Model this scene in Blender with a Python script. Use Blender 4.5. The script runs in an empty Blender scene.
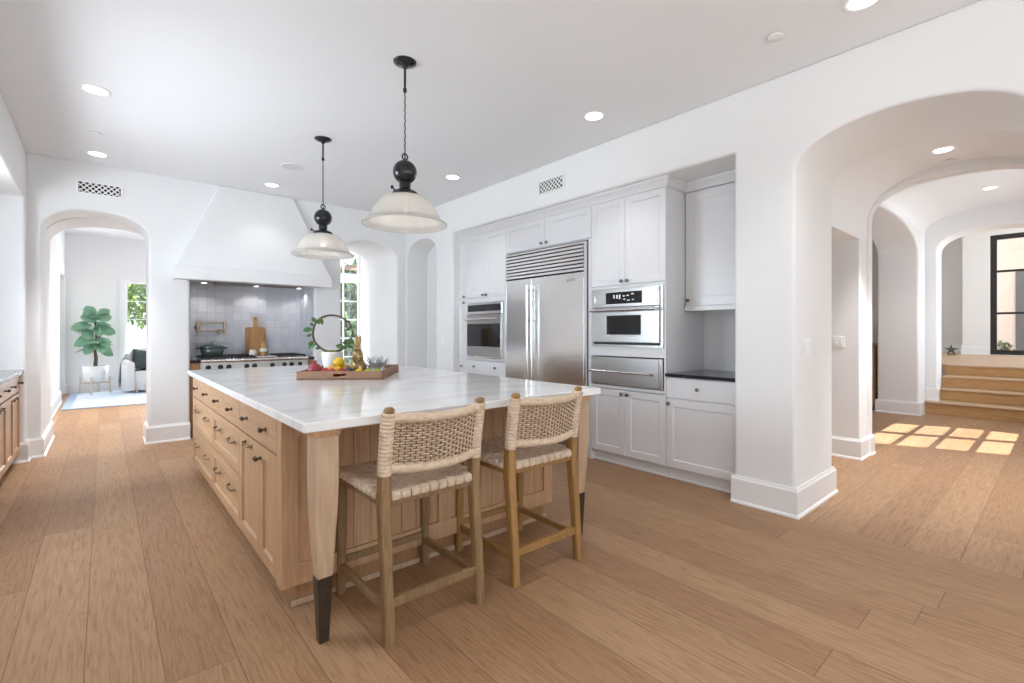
import bpy, bmesh, math, random
from mathutils import Vector, Matrix
random.seed(7)
S = bpy.context.scene
COL = S.collection
PI = math.pi
# ---------------------------------------------------------------- camera, exposure, sky, sun, daylight and fill lamps
cd = bpy.data.cameras.new('camera'); cam = bpy.data.objects.new('camera', cd); COL.objects.link(cam)
cd.sensor_width = 36.0; cd.lens = 475.9 / 1024 * 36.0; cd.shift_y = -9.5 / 1024
cd.clip_start = 0.05; cd.clip_end = 200
cam.location = (0, 0, 1.27); cam.rotation_euler = (PI/2, 0, -math.radians(40.607))
S.camera = cam
S.view_settings.view_transform = 'Standard'; S.view_settings.look = 'None'
S.view_settings.gamma = 1.0; S.view_settings.use_curve_mapping = False
S.view_settings.exposure = 0.17
S.cycles.use_denoising = True
S.cycles.max_bounces = 14; S.cycles.diffuse_bounces = 8; S.cycles.transparent_max_bounces = 16
S.cycles.sample_clamp_indirect = 8.0
S.cycles.caustics_reflective = False; S.cycles.caustics_refractive = False
W = bpy.data.worlds.new('sky'); S.world = W; W.use_nodes = True
wn = W.node_tree.nodes; wl = W.node_tree.links
bg = wn['Background']; bg.inputs['Color'].default_value = (0.86, 0.93, 1.0, 1); bg.inputs['Strength'].default_value = 2.4

def light(name, kind, loc, energy, col=(1, 1, 1), size=1.0, size_y=None, direction=None, parent=None, spot=None):
    d = bpy.data.lights.new(name, kind); d.energy = energy; d.color = col
    if kind == 'AREA':
        d.shape = 'RECTANGLE' if size_y else 'DISK'; d.size = size
        if size_y: d.size_y = size_y
    elif kind == 'SUN': d.angle = size
    else: d.shadow_soft_size = size
    if spot: d.spot_size = spot; d.spot_blend = 0.6
    o = bpy.data.objects.new(name, d); COL.objects.link(o); o.location = loc
    if direction: o.rotation_euler = Vector(direction).to_track_quat('-Z', 'Y').to_euler()
    if parent: o.parent = parent
    return o
DAY = (0.745, 0.875, 1.0)
sd = Vector((-0.36, 0.93, -1.12))
light('sun', 'SUN', (4, -8, 12), 14.0, (1.0, 0.97, 0.93), 0.004, direction=sd)
# fill lamps added for daylight; all but the hall's stand outside invented, unseen windows
light('fill_light_rear', 'AREA', (0.9, -3.75, 1.45), 26, DAY, 2.3, 2.3, (0, 1, 0.6))
light('fill_light_rear', 'AREA', (2.9, -3.75, 1.45), 27, DAY, 1.3, 2.3, (0, 1, 0.6))
light('fill_light_side', 'AREA', (-1.1, -0.8, 1.45), 24, DAY, 2.6, 2.2, (1, 0.1, 0.6))
light('fill_light_recess', 'AREA', (-1.75, 4.5, 1.75), 125, DAY, 2.2, 1.3, (1, 0.05, 0.2))
light('fill_light_nook', 'AREA', (5.6, 8.95, 1.5), 115, DAY, 1.5, 2.2, (-1, -0.1, 0))
light('fill_light_sitting', 'AREA', (1.75, 14.3, 1.6), 260, (0.92, 0.96, 1.0), 1.0, 2.2, (0, -1, 0))
light('fill_light_foyer', 'AREA', (13.0, -4.2, 2.4), 330, DAY, 3.0, 2.4, (0, 1, 0))
light('fill_light_porch', 'AREA', (5.2, -1.0, 1.35), 7, DAY, 1.2, 2.0, (0, 1, 0.08))
light('daylight_hall_window', 'AREA', (7.9, -1.2, 1.6), 62, DAY, 1.6, 1.6, (0, 1, 0))

# ---------------------------------------------------------------- materials
def mat(name):
    m = bpy.data.materials.new(name); m.use_nodes = True
    return m, m.node_tree.nodes, m.node_tree.links, m.node_tree.nodes['Principled BSDF']
def sock(b, n, v):
    if n in b.inputs: b.inputs[n].default_value = v
def flat(name, col, rough=0.5, metal=0.0, spec=0.5, bump=0.0, bscale=60, coat=0.0, vary=0.0, vscale=8, emit=None, estr=0, sheen=0):
    m, n, l, b = mat(name)
    b.inputs['Base Color'].default_value = (*col, 1); b.inputs['Roughness'].default_value = rough
    b.inputs['Metallic'].default_value = metal; sock(b, 'Specular IOR Level', spec); sock(b, 'Coat Weight', coat); sock(b, 'Sheen Weight', sheen)
    tc = n.new('ShaderNodeTexCoord')
    if vary:
        t = n.new('ShaderNodeTexNoise'); t.inputs['Scale'].default_value = vscale; t.inputs['Detail'].default_value = 3
        l.new(tc.outputs['Object'], t.inputs['Vector'])
        mx = n.new('ShaderNodeMix'); mx.data_type = 'RGBA'
        mx.inputs[6].default_value = (*[c * (1 - vary) for c in col], 1); mx.inputs[7].default_value = (*[min(1, c * (1 + vary)) for c in col], 1)
        l.new(t.outputs['Fac'], mx.inputs[0]); l.new(mx.outputs[2], b.inputs['Base Color'])
    if bump:
        t = n.new('ShaderNodeTexNoise'); t.inputs['Scale'].default_value = bscale; t.inputs['Detail'].default_value = 3
        l.new(tc.outputs['Object'], t.inputs['Vector'])
        bp = n.new('ShaderNodeBump'); bp.inputs['Strength'].default_value = bump; bp.inputs['Distance'].default_value = 0.01
        l.new(t.outputs['Fac'], bp.inputs['Height']); l.new(bp.outputs['Normal'], b.inputs['Normal'])
    if emit:
        b.inputs['Emission Color'].default_value = (*emit, 1); b.inputs['Emission Strength'].default_value = estr
    return m
def mth(n, l, op, a, b=None, c=None):
    q = n.new('ShaderNodeMath'); q.operation = op
    for i, v in enumerate((a, b, c)):
        if v is None: continue
        if isinstance(v, (int, float)): q.inputs[i].default_value = v
        else: l.new(v, q.inputs[i])
    return q.outputs[0]
def ramp(n, l, fac, stops):
    r = n.new('ShaderNodeValToRGB'); e = r.color_ramp.elements
    while len(e) < len(stops): e.new(0.5)
    for k, (p, c) in enumerate(stops): e[k].position = p; e[k].color = (*c, 1)
    l.new(fac, r.inputs[0]); return r.outputs[0]
def mixc(n, l, fac, a, b, blend='MIX'):
    q = n.new('ShaderNodeMix'); q.data_type = 'RGBA'; q.blend_type = blend
    for i, v in ((0, fac), (6, a), (7, b)):
        if isinstance(v, (int, float)): q.inputs[i].default_value = v
        elif isinstance(v, tuple): q.inputs[i].default_value = (*v, 1)
        else: l.new(v, q.inputs[i])
    return q.outputs[2]
def floor_mat(name, along_y, width, off, length=2.3):
    m, n, l, b = mat(name)
    tc = n.new('ShaderNodeTexCoord'); sp = n.new('ShaderNodeSeparateXYZ'); l.new(tc.outputs['Object'], sp.inputs[0])
    u, v = (sp.outputs['Y'], sp.outputs['X']) if along_y else (sp.outputs['X'], sp.outputs['Y'])
    vs = mth(n, l, 'DIVIDE', mth(n, l, 'SUBTRACT', v, off), width)
    row = mth(n, l, 'FLOOR', vs); vf = mth(n, l, 'FRACT', vs)
    wn1 = n.new('ShaderNodeTexWhiteNoise'); wn1.noise_dimensions = '1D'; l.new(row, wn1.inputs['W'])
    us = mth(n, l, 'ADD', mth(n, l, 'DIVIDE', u, length), mth(n, l, 'MULTIPLY', wn1.outputs['Value'], 7.3))
    colm = mth(n, l, 'FLOOR', us); uf = mth(n, l, 'FRACT', us)
    cb = n.new('ShaderNodeCombineXYZ'); l.new(row, cb.inputs[0]); l.new(colm, cb.inputs[1])
    w2 = n.new('ShaderNodeTexWhiteNoise'); w2.noise_dimensions = '3D'; l.new(cb.outputs[0], w2.inputs['Vector'])
    rnd = w2.outputs['Value']
    # gap between planks
    ev = mth(n, l, 'MULTIPLY', mth(n, l, 'MINIMUM', vf, mth(n, l, 'SUBTRACT', 1.0, vf)), width)
    eu = mth(n, l, 'MULTIPLY', mth(n, l, 'MINIMUM', uf, mth(n, l, 'SUBTRACT', 1.0, uf)), length)
    ed = mth(n, l, 'MINIMUM', ev, eu)
    gp = n.new('ShaderNodeMapRange'); gp.inputs[1].default_value = 0.0006; gp.inputs[2].default_value = 0.003; l.new(ed, gp.inputs[0]); gap = gp.outputs[0]
    # grain: coordinates stretched along the plank, shifted per plank
    g = n.new('ShaderNodeCombineXYZ')
    l.new(mth(n, l, 'ADD', mth(n, l, 'MULTIPLY', u, 0.55), mth(n, l, 'MULTIPLY', rnd, 37.0)), g.inputs[0])
    l.new(mth(n, l, 'ADD', mth(n, l, 'MULTIPLY', v, 8.0), mth(n, l, 'MULTIPLY', rnd, 91.0)), g.inputs[1])
    l.new(mth(n, l, 'MULTIPLY', rnd, 13.0), g.inputs[2])
    n1 = n.new('ShaderNodeTexNoise'); n1.inputs['Scale'].default_value = 1.1; n1.inputs['Detail'].default_value = 3; n1.inputs['Distortion'].default_value = 0.4; l.new(g.outputs[0], n1.inputs['Vector'])
    rings = mth(n, l, 'SINE', mth(n, l, 'MULTIPLY', n1.outputs['Fac'], 150.0))
    rg = n.new('ShaderNodeMapRange'); rg.inputs[1].default_value = 0.35; rg.inputs[2].default_value = 1.0; l.new(rings, rg.inputs[0])
    n2 = n.new('ShaderNodeTexNoise'); n2.inputs['Scale'].default_value = 11.0; n2.inputs['Detail'].default_value = 5; l.new(g.outputs[0], n2.inputs['Vector'])
    n3 = n.new('ShaderNodeTexNoise'); n3.inputs['Scale'].default_value = 2.4; n3.inputs['Detail'].default_value = 2; l.new(tc.outputs['Object'], n3.inputs['Vector'])
    base = ramp(n, l, rnd, [(0.0, FL[0]), (0.35, FL[1]), (0.7, FL[2]), (1.0, FL[3])])
    c = mixc(n, l, mth(n, l, 'MULTIPLY', rg.outputs[0], 0.30), base, FL[4], 'MULTIPLY')
    s2 = n.new('ShaderNodeMapRange'); s2.inputs[1].default_value = 0.45; s2.inputs[2].default_value = 0.75; l.new(n2.outputs['Fac'], s2.inputs[0])
    c = mixc(n, l, mth(n, l, 'MULTIPLY', s2.outputs[0], 0.55), c, FL[4], 'MULTIPLY')
    c = mixc(n, l, mth(n, l, 'MULTIPLY', n3.outputs['Fac'], 0.22), c, FL[5], 'MULTIPLY')
    # sparse knots
    kv = n.new('ShaderNodeTexVoronoi'); kv.inputs['Scale'].default_value = 1.3
    kd = n.new('ShaderNodeCombineXYZ'); l.new(mth(n, l, 'MULTIPLY', u, 0.75), kd.inputs[0]); l.new(mth(n, l, 'MULTIPLY', v, 1.6), kd.inputs[1]); l.new(kd.outputs[0], kv.inputs['Vector'])
    km = n.new('ShaderNodeMapRange'); km.inputs[1].default_value = 0.012; km.inputs[2].default_value = 0.04; km.inputs[3].default_value = 1.0; km.inputs[4].default_value = 0.0
    l.new(kv.outputs['Distance'], km.inputs[0])
    c = mixc(n, l, mth(n, l, 'MULTIPLY', km.outputs[0], 0.6), c, (0.30, 0.19, 0.12), 'MIX')
    c = mixc(n, l, gap, (0.20, 0.115, 0.065), c)
    l.new(c, b.inputs['Base Color'])
    b.inputs['Roughness'].default_value = 0.42; sock(b, 'Specular IOR Level', 0.2)
    rr = n.new('ShaderNodeMapRange'); rr.inputs[3].default_value = 0.36; rr.inputs[4].default_value = 0.52; l.new(n2.outputs['Fac'], rr.inputs[0]); l.new(rr.outputs[0], b.inputs['Roughness'])
    bp = n.new('ShaderNodeBump'); bp.inputs['Strength'].default_value = 0.25; bp.inputs['Distance'].default_value = 0.004
    hh = mth(n, l, 'ADD', mth(n, l, 'MULTIPLY', gap, 1.0), mth(n, l, 'MULTIPLY', n2.outputs['Fac'], 0.25)); l.new(hh, bp.inputs['Height']); l.new(bp.outputs['Normal'], b.inputs['Normal'])
    return m
FL = [(0.34, 0.20, 0.110), (0.38, 0.228, 0.128), (0.405, 0.25, 0.142), (0.435, 0.273, 0.158), (0.56, 0.45, 0.36), (0.72, 0.64, 0.57)]
def wood(name, c1, c2, axis='Z', rough=0.45, freq=1.0, contrast=1.0, spec=0.35):
    m, n, l, b = mat(name)
    tc = n.new('ShaderNodeTexCoord'); oi = n.new('ShaderNodeObjectInfo')
    mp = n.new('ShaderNodeMapping'); st = {'X': (0.9, 12, 12), 'Y': (12, 0.9, 12), 'Z': (12, 12, 0.9)}[axis]
    mp.inputs['Scale'].default_value = tuple(q * freq for q in st)
    ad = n.new('ShaderNodeVectorMath'); ad.operation = 'ADD'
    mu = n.new('ShaderNodeVectorMath'); mu.operation = 'SCALE'; mu.inputs[0].default_value = (3.1, 5.7, 4.3); l.new(oi.outputs['Random'], mu.inputs['Scale'])
    l.new(tc.outputs['Object'], ad.inputs[0]); l.new(mu.outputs[0], ad.inputs[1]); l.new(ad.outputs[0], mp.inputs['Vector'])
    n1 = n.new('ShaderNodeTexNoise'); n1.inputs['Scale'].default_value = 1.0; n1.inputs['Detail'].default_value = 2; l.new(mp.outputs[0], n1.inputs['Vector'])
    n2 = n.new('ShaderNodeTexNoise'); n2.inputs['Scale'].default_value = 7.0; n2.inputs['Detail'].default_value = 4; l.new(mp.outputs[0], n2.inputs['Vector'])
    rings = mth(n, l, 'SINE', mth(n, l, 'MULTIPLY', n1.outputs['Fac'], 45.0))
    f = mth(n, l, 'ADD', mth(n, l, 'MULTIPLY', rings, 0.13 * contrast), mth(n, l, 'ADD', mth(n, l, 'MULTIPLY', mth(n, l, 'SUBTRACT', n2.outputs['Fac'], 0.5), 1.1 * contrast), 0.5))
    c = ramp(n, l, f, [(0.15, c2), (0.8, c1)])
    hv = n.new('ShaderNodeHueSaturation'); l.new(c, hv.inputs['Color'])
    vr = n.new('ShaderNodeMapRange'); vr.inputs[3].default_value = 0.93; vr.inputs[4].default_value = 1.06; l.new(oi.outputs['Random'], vr.inputs[0]); l.new(vr.outputs[0], hv.inputs['Value'])
    l.new(hv.outputs[0], b.inputs['Base Color']); b.inputs['Roughness'].default_value = rough; sock(b, 'Specular IOR Level', spec)
    bp = n.new('ShaderNodeBump'); bp.inputs['Strength'].default_value = 0.12; bp.inputs['Distance'].default_value = 0.003; l.new(n2.outputs['Fac'], bp.inputs['Height']); l.new(bp.outputs['Normal'], b.inputs['Normal'])
    return m
def marble_mat():
    m, n, l, b = mat('marble')
    tc = n.new('ShaderNodeTexCoord')
    n0 = n.new('ShaderNodeTexNoise'); n0.inputs['Scale'].default_value = 0.9; n0.inputs['Detail'].default_value = 6; l.new(tc.outputs['Object'], n0.inputs['Vector'])
    mp = n.new('ShaderNodeMapping'); mp.inputs['Rotation'].default_value = (0, 0, 0.5); mp.inputs['Scale'].default_value = (0.55, 1.5, 1)
    l.new(tc.outputs['Object'], mp.inputs['Vector'])
    n1 = n.new('ShaderNodeTexNoise'); n1.inputs['Scale'].default_value = 1.5; n1.inputs['Detail'].default_value = 7; n1.inputs['Distortion'].default_value = 1.3; l.new(mp.outputs[0], n1.inputs['Vector'])
    v = mth(n, l, 'ABSOLUTE', mth(n, l, 'SUBTRACT', n1.outputs['Fac'], 0.5))
    mr = n.new('ShaderNodeMapRange'); mr.inputs[1].default_value = 0.0; mr.inputs[2].default_value = 0.05; mr.inputs[3].default_value = 1; mr.inputs[4].default_value = 0; l.new(v, mr.inputs[0])
    vein = mth(n, l, 'MULTIPLY', mr.outputs[0], mth(n, l, 'MULTIPLY', n0.outputs['Fac'], 0.85))
    c = mixc(n, l, vein, (0.82, 0.82, 0.81), (0.52, 0.52, 0.53))
    c = mixc(n, l, mth(n, l, 'MULTIPLY', n0.outputs['Fac'], 0.22), c, (0.66, 0.66, 0.67))
    l.new(c, b.inputs['Base Color']); b.inputs['Roughness'].default_value = 0.12; sock(b, 'Specular IOR Level', 0.5)
    return m
def tile_mat():
    m, n, l, b = mat('zellige_tile')
    tc = n.new('ShaderNodeTexCoord'); sp = n.new('ShaderNodeSeparateXYZ'); l.new(tc.outputs['Object'], sp.inputs[0])
    a = mth(n, l, 'DIVIDE', mth(n, l, 'ADD', sp.outputs['X'], sp.outputs['Y']), 0.102); z = mth(n, l, 'DIVIDE', sp.outputs['Z'], 0.102)
    cb = n.new('ShaderNodeCombineXYZ'); l.new(mth(n, l, 'FLOOR', a), cb.inputs[0]); l.new(mth(n, l, 'FLOOR', z), cb.inputs[1])
    w2 = n.new('ShaderNodeTexWhiteNoise'); l.new(cb.outputs[0], w2.inputs['Vector'])
    c = ramp(n, l, w2.outputs['Value'], [(0.0, (0.50, 0.505, 0.55)), (0.5, (0.555, 0.56, 0.60)), (1.0, (0.60, 0.60, 0.635))])
    def e(q):
        fr = mth(n, l, 'FRACT', q); return mth(n, l, 'MINIMUM', fr, mth(n, l, 'SUBTRACT', 1.0, fr))
    d = mth(n, l, 'MINIMUM', e(a), e(z))
    mr = n.new('ShaderNodeMapRange'); mr.inputs[1].default_value = 0.01; mr.inputs[2].default_value = 0.05; l.new(d, mr.inputs[0])
    c = mixc(n, l, mr.outputs[0], (0.50, 0.495, 0.53), c)
    l.new(c, b.inputs['Base Color']); b.inputs['Roughness'].default_value = 0.16
    t = n.new('ShaderNodeTexNoise'); t.inputs['Scale'].default_value = 14; l.new(tc.outputs['Object'], t.inputs['Vector'])
    bp = n.new('ShaderNodeBump'); bp.inputs['Strength'].default_value = 0.3; bp.inputs['Distance'].default_value = 0.01
    l.new(mth(n, l, 'ADD', mr.outputs[0], mth(n, l, 'MULTIPLY', t.outputs['Fac'], 0.8)), bp.inputs['Height']); l.new(bp.outputs['Normal'], b.inputs['Normal'])
    return m
def steel_mat(name='stainless', rough=0.2, axis='Z', col=(0.77, 0.76, 0.75)):
    m, n, l, b = mat(name)
    b.inputs['Base Color'].default_value = (*col, 1); b.inputs['Metallic'].default_value = 1; b.inputs['Roughness'].default_value = rough
    tc = n.new('ShaderNodeTexCoord'); mp = n.new('ShaderNodeMapping'); mp.inputs['Scale'].default_value = (3, 3, 400) if axis == 'Z' else (400, 3, 3)
    l.new(tc.outputs['Object'], mp.inputs['Vector'])
    t = n.new('ShaderNodeTexNoise'); t.inputs['Scale'].default_value = 1; t.inputs['Detail'].default_value = 2; l.new(mp.outputs[0], t.inputs['Vector'])
    mr = n.new('ShaderNodeMapRange'); mr.inputs[3].default_value = rough - 0.06; mr.inputs[4].default_value = rough + 0.1; l.new(t.outputs['Fac'], mr.inputs[0]); l.new(mr.outputs[0], b.inputs['Roughness'])
    t2 = n.new('ShaderNodeTexNoise'); t2.inputs['Scale'].default_value = 2.2; l.new(tc.outputs['Object'], t2.inputs['Vector'])
    bp = n.new('ShaderNodeBump'); bp.inputs['Strength'].default_value = 0.05; bp.inputs['Distance'].default_value = 0.05; l.new(t2.outputs['Fac'], bp.inputs['Height']); l.new(bp.outputs['Normal'], b.inputs['Normal'])
    return m
def pane_mat(name, tint=(1, 1, 1), refl=0.07):
    m = bpy.data.materials.new(name); m.use_nodes = True; n = m.node_tree.nodes; l = m.node_tree.links; n.clear()
    o = n.new('ShaderNodeOutputMaterial'); t = n.new('ShaderNodeBsdfTransparent'); t.inputs[0].default_value = (*tint, 1)
    g = n.new('ShaderNodeBsdfGlossy'); g.inputs['Roughness'].default_value = 0.02; x = n.new('ShaderNodeMixShader'); x.inputs[0].default_value = refl
    l.new(t.outputs[0], x.inputs[1]); l.new(g.outputs[0], x.inputs[2]); l.new(x.outputs[0], o.inputs[0]); return m
def shade_mat():
    m = bpy.data.materials.new('prismatic_glass'); m.use_nodes = True; n = m.node_tree.nodes; l = m.node_tree.links; n.clear()
    o = n.new('ShaderNodeOutputMaterial'); t = n.new('ShaderNodeBsdfTransparent'); t.inputs[0].default_value = (1, 0.99, 0.97, 1)
    d = n.new('ShaderNodeBsdfDiffuse'); d.inputs[0].default_value = (0.92, 0.9, 0.87, 1); tr = n.new('ShaderNodeBsdfTranslucent'); tr.inputs[0].default_value = (0.95, 0.93, 0.90, 1)
    g = n.new('ShaderNodeBsdfGlossy'); g.inputs['Roughness'].default_value = 0.08
    a = n.new('ShaderNodeMixShader'); a.inputs[0].default_value = 0.5; l.new(d.outputs[0], a.inputs[1]); l.new(tr.outputs[0], a.inputs[2])
    b = n.new('ShaderNodeMixShader'); b.inputs[0].default_value = 0.55; l.new(t.outputs[0], b.inputs[1]); l.new(a.outputs[0], b.inputs[2])
    fr = n.new('ShaderNodeLayerWeight'); fr.inputs[0].default_value = 0.35
    c = n.new('ShaderNodeMixShader'); l.new(mth(n, l, 'MULTIPLY', fr.outputs['Fresnel'], 0.7), c.inputs[0]); l.new(b.outputs[0], c.inputs[1]); l.new(g.outputs[0], c.inputs[2]); l.new(c.outputs[0], o.inputs[0]); return m
def rattan_mat():
    m, n, l, b = mat('rattan')
    tc = n.new('ShaderNodeTexCoord')
    t = n.new('ShaderNodeTexNoise'); t.inputs['Scale'].default_value = 38; t.inputs['Detail'].default_value = 3; l.new(tc.outputs['Object'], t.inputs['Vector'])
    t2 = n.new('ShaderNodeTexNoise'); t2.inputs['Scale'].default_value = 160; l.new(tc.outputs['Object'], t2.inputs['Vector'])
    c = ramp(n, l, t.outputs['Fac'], [(0.3, (0.55, 0.41, 0.29)), (0.5, (0.64, 0.51, 0.385)), (0.7, (0.71, 0.585, 0.46))])
    c = mixc(n, l, mth(n, l, 'MULTIPLY', t2.outputs['Fac'], 0.3), c, (0.66, 0.54, 0.43), 'MULTIPLY')
    l.new(c, b.inputs['Base Color']); b.inputs['Roughness'].default_value = 0.6; sock(b, 'Specular IOR Level', 0.25)
    bp = n.new('ShaderNodeBump'); bp.inputs['Strength'].default_value = 0.4; bp.inputs['Distance'].default_value = 0.002; l.new(t2.outputs['Fac'], bp.inputs['Height']); l.new(bp.outputs['Normal'], b.inputs['Normal'])
    return m
def rug_mat():
    m, n, l, b = mat('rug_wool')
    tc = n.new('ShaderNodeTexCoord'); sp = n.new('ShaderNodeSeparateXYZ'); l.new(tc.outputs['Generated'], sp.inputs[0])
    def e(q): return mth(n, l, 'MINIMUM', q, mth(n, l, 'SUBTRACT', 1.0, q))
    dx = mth(n, l, 'MULTIPLY', e(sp.outputs['X']), 2.4); dy = mth(n, l, 'MULTIPLY', e(sp.outputs['Y']), 3.0); d = mth(n, l, 'MINIMUM', dx, dy)
    t = n.new('ShaderNodeTexNoise'); t.inputs['Scale'].default_value = 5; t.inputs['Detail'].default_value = 5; l.new(tc.outputs['Object'], t.inputs['Vector'])
    c = ramp(n, l, t.outputs['Fac'], [(0.35, (0.55, 0.65, 0.80)), (0.55, (0.68, 0.75, 0.84)), (0.7, (0.80, 0.82, 0.85))])
    bd = n.new('ShaderNodeMapRange'); bd.inputs[1].default_value = 0.10; bd.inputs[2].default_value = 0.13; l.new(d, bd.inputs[0])
    c = mixc(n, l, bd.outputs[0], (0.38, 0.46, 0.58), c)
    l.new(c, b.inputs['Base Color']); b.inputs['Roughness'].default_value = 0.95
    return m
def weave_mat(name, c1, c2, sc=90):
    m, n, l, b = mat(name)
    tc = n.new('ShaderNodeTexCoord'); ck = n.new('ShaderNodeTexChecker'); ck.inputs['Scale'].default_value = sc
    t = n.new('ShaderNodeTexNoise'); t.inputs['Scale'].default_value = 60; l.new(tc.outputs['Object'], ck.inputs['Vector']); l.new(tc.outputs['Object'], t.inputs['Vector'])
    c = mixc(n, l, mth(n, l, 'MULTIPLY', mth(n, l, 'ADD', ck.outputs['Fac'], t.outputs['Fac']), 0.5), c1, c2)
    l.new(c, b.inputs['Base Color']); b.inputs['Roughness'].default_value = 0.7
    bp = n.new('ShaderNodeBump'); bp.inputs['Strength'].default_value = 0.6; bp.inputs['Distance'].default_value = 0.003; l.new(ck.outputs['Fac'], bp.inputs['Height']); l.new(bp.outputs['Normal'], b.inputs['Normal'])
    return m
M = {}
M['wall'] = flat('wall_plaster', (0.81, 0.812, 0.815), 0.8, spec=0.2, bump=0.03, bscale=9)
M['ceil'] = flat('ceiling_paint', (0.85, 0.86, 0.88), 0.9, spec=0.1)
M['trim'] = flat('trim_paint', (0.83, 0.83, 0.835), 0.4, spec=0.4)
M['cab'] = flat('white_cabinet_paint', (0.72, 0.72, 0.735), 0.35, spec=0.45)
M['floor_k'] = floor_mat('oak_planks', True, 0.227, -0.056)
M['floor_h'] = floor_mat('oak_planks_hall', False, 0.238, 0.387)
M['oak'] = wood('island_oak', (0.53, 0.335, 0.195), (0.41, 0.24, 0.13), 'Z')
M['oak_h'] = wood('island_oak_flat', (0.53, 0.335, 0.195), (0.41, 0.24, 0.13), 'X')
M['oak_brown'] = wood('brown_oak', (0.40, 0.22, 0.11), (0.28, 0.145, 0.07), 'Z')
M['stool'] = wood('stool_oak_brown', (0.29, 0.185, 0.09), (0.185, 0.11, 0.05), 'Z', 0.5, 1.6)
M['stool_gold'] = wood('stool_oak_golden', (0.37, 0.205, 0.072), (0.25, 0.135, 0.045), 'Z', 0.5, 1.6)  # the stool oak again in a more golden tint, for one stool
M['stair'] = wood('stair_oak', (0.56, 0.34, 0.155), (0.42, 0.235, 0.10), 'Y')
M['tread'] = wood('tread_oak', (0.60, 0.44, 0.29), (0.50, 0.34, 0.22), 'Y')
M['board'] = wood('board_acacia', (0.50, 0.27, 0.12), (0.33, 0.16, 0.065), 'Z', 0.5)
M['leg_light'] = wood('pale_oak', (0.52, 0.375, 0.255), (0.43, 0.295, 0.19), 'Z')
M['birch'] = wood('pale_birch', (0.66, 0.56, 0.45), (0.58, 0.47, 0.36), 'Z')
M['marble'] = marble_mat()
M['granite'] = flat('black_granite', (0.018, 0.018, 0.02), 0.12, spec=0.6, vary=0.5, vscale=120)
M['soapstone'] = flat('grey_stone', (0.22, 0.22, 0.215), 0.25, vary=0.15, vscale=30)
M['steel'] = steel_mat()
M['steel_h'] = steel_mat('stainless_dark', 0.3, 'Z', (0.45, 0.44, 0.43))
M['chrome'] = flat('polished_steel', (0.78, 0.78, 0.78), 0.15, 1.0)
M['bglass'] = flat('black_glass', (0.012, 0.012, 0.013), 0.06, spec=0.6)
M['black'] = flat('black_iron', (0.02, 0.02, 0.02), 0.5)
M['frame_black'] = flat('black_frame_paint', (0.018, 0.016, 0.015), 0.4)
M['bronze'] = flat('dark_bronze', (0.12, 0.09, 0.065), 0.3, 0.95, vary=0.2, vscale=20)
M['brassy'] = flat('burnished_bronze', (0.26, 0.185, 0.12), 0.28, 1.0)
M['sleeve'] = flat('bronze_sleeve', (0.075, 0.055, 0.038), 0.45, 0.7, vary=0.35, vscale=14)
M['pewter'] = flat('antique_pewter', (0.23, 0.19, 0.15), 0.3, 1.0)
M['brass'] = flat('aged_brass', (0.48, 0.33, 0.17), 0.3, 1.0)
M['champagne'] = flat('champagne_metal', (0.56, 0.42, 0.29), 0.3, 1.0)
M['lampmetal'] = flat('gunmetal', (0.03, 0.031, 0.034), 0.16, 0.5, spec=0.5)
M['tile'] = tile_mat()
M['pane'] = pane_mat('window_glass')
M['shade'] = shade_mat()
M['clear'] = pane_mat('clear_glass', (0.93, 0.95, 0.95), 0.16)
M['lens'] = flat('lamp_lens', (0.9, 0.9, 0.9), 0.5, emit=(1, 0.97, 0.93), estr=3.5)
M['lens_off'] = flat('lamp_bulb', (0.9, 0.88, 0.84), 0.3, emit=(1, 0.93, 0.85), estr=0.8)
M['rattan'] = rattan_mat()
M['stake'] = flat('gap_shade_rattan', (0.26, 0.165, 0.10), 0.7, vary=0.3, vscale=40)  # stakes coloured darker to paint shade into the gaps of the weave
M['rug'] = rug_mat()
M['boucle'] = flat('white_boucle', (0.84, 0.83, 0.81), 0.95, bump=0.8, bscale=140, sheen=0.3)
M['throw'] = flat('grey_throw', (0.42, 0.43, 0.43), 0.95, bump=0.5, bscale=90, vary=0.2, vscale=30)
M['cushion'] = flat('dark_green_cushion', (0.055, 0.075, 0.068), 0.9, bump=0.4, bscale=90)
M['ceramic'] = flat('white_ceramic', (0.86, 0.86, 0.85), 0.3)
M['leaf'] = flat('fig_leaf', (0.22, 0.40, 0.27), 0.3, vary=0.55, vscale=6)
M['leaf2'] = flat('vine_leaf', (0.05, 0.13, 0.03), 0.4, vary=0.4, vscale=25)
M['twig'] = flat('twig_bark', (0.10, 0.075, 0.05), 0.8, bump=0.4, bscale=80)
M['moss'] = flat('moss', (0.14, 0.16, 0.035), 0.95, bump=0.9, bscale=110, vary=0.4, vscale=40)
M['soil'] = flat('soil', (0.05, 0.035, 0.025), 0.95, bump=0.8, bscale=80)
M['enamel'] = flat('green_enamel', (0.035, 0.055, 0.05), 0.25, coat=0.5)
M['tray'] = weave_mat('tray_wicker', (0.42, 0.25, 0.16), (0.24, 0.125, 0.075), 85)
M['gold'] = flat('antique_gold', (0.36, 0.26, 0.12), 0.42, 0.75, bump=0.7, bscale=55, vary=0.5, vscale=25)
M['pom'] = flat('pomegranate_skin', (0.33, 0.045, 0.055), 0.35, vary=0.4, vscale=18)
M['lemon'] = flat('lemon_skin', (0.78, 0.50, 0.02), 0.4, bump=0.2, bscale=120)
M['lime'] = flat('lime_skin', (0.35, 0.42, 0.03), 0.4, bump=0.2, bscale=120)
M['berry'] = flat('red_plum_skin', (0.42, 0.035, 0.03), 0.3, vary=0.3, vscale=25)
M['fig'] = flat('fig_skin', (0.055, 0.028, 0.03), 0.5, vary=0.4, vscale=30)
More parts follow.
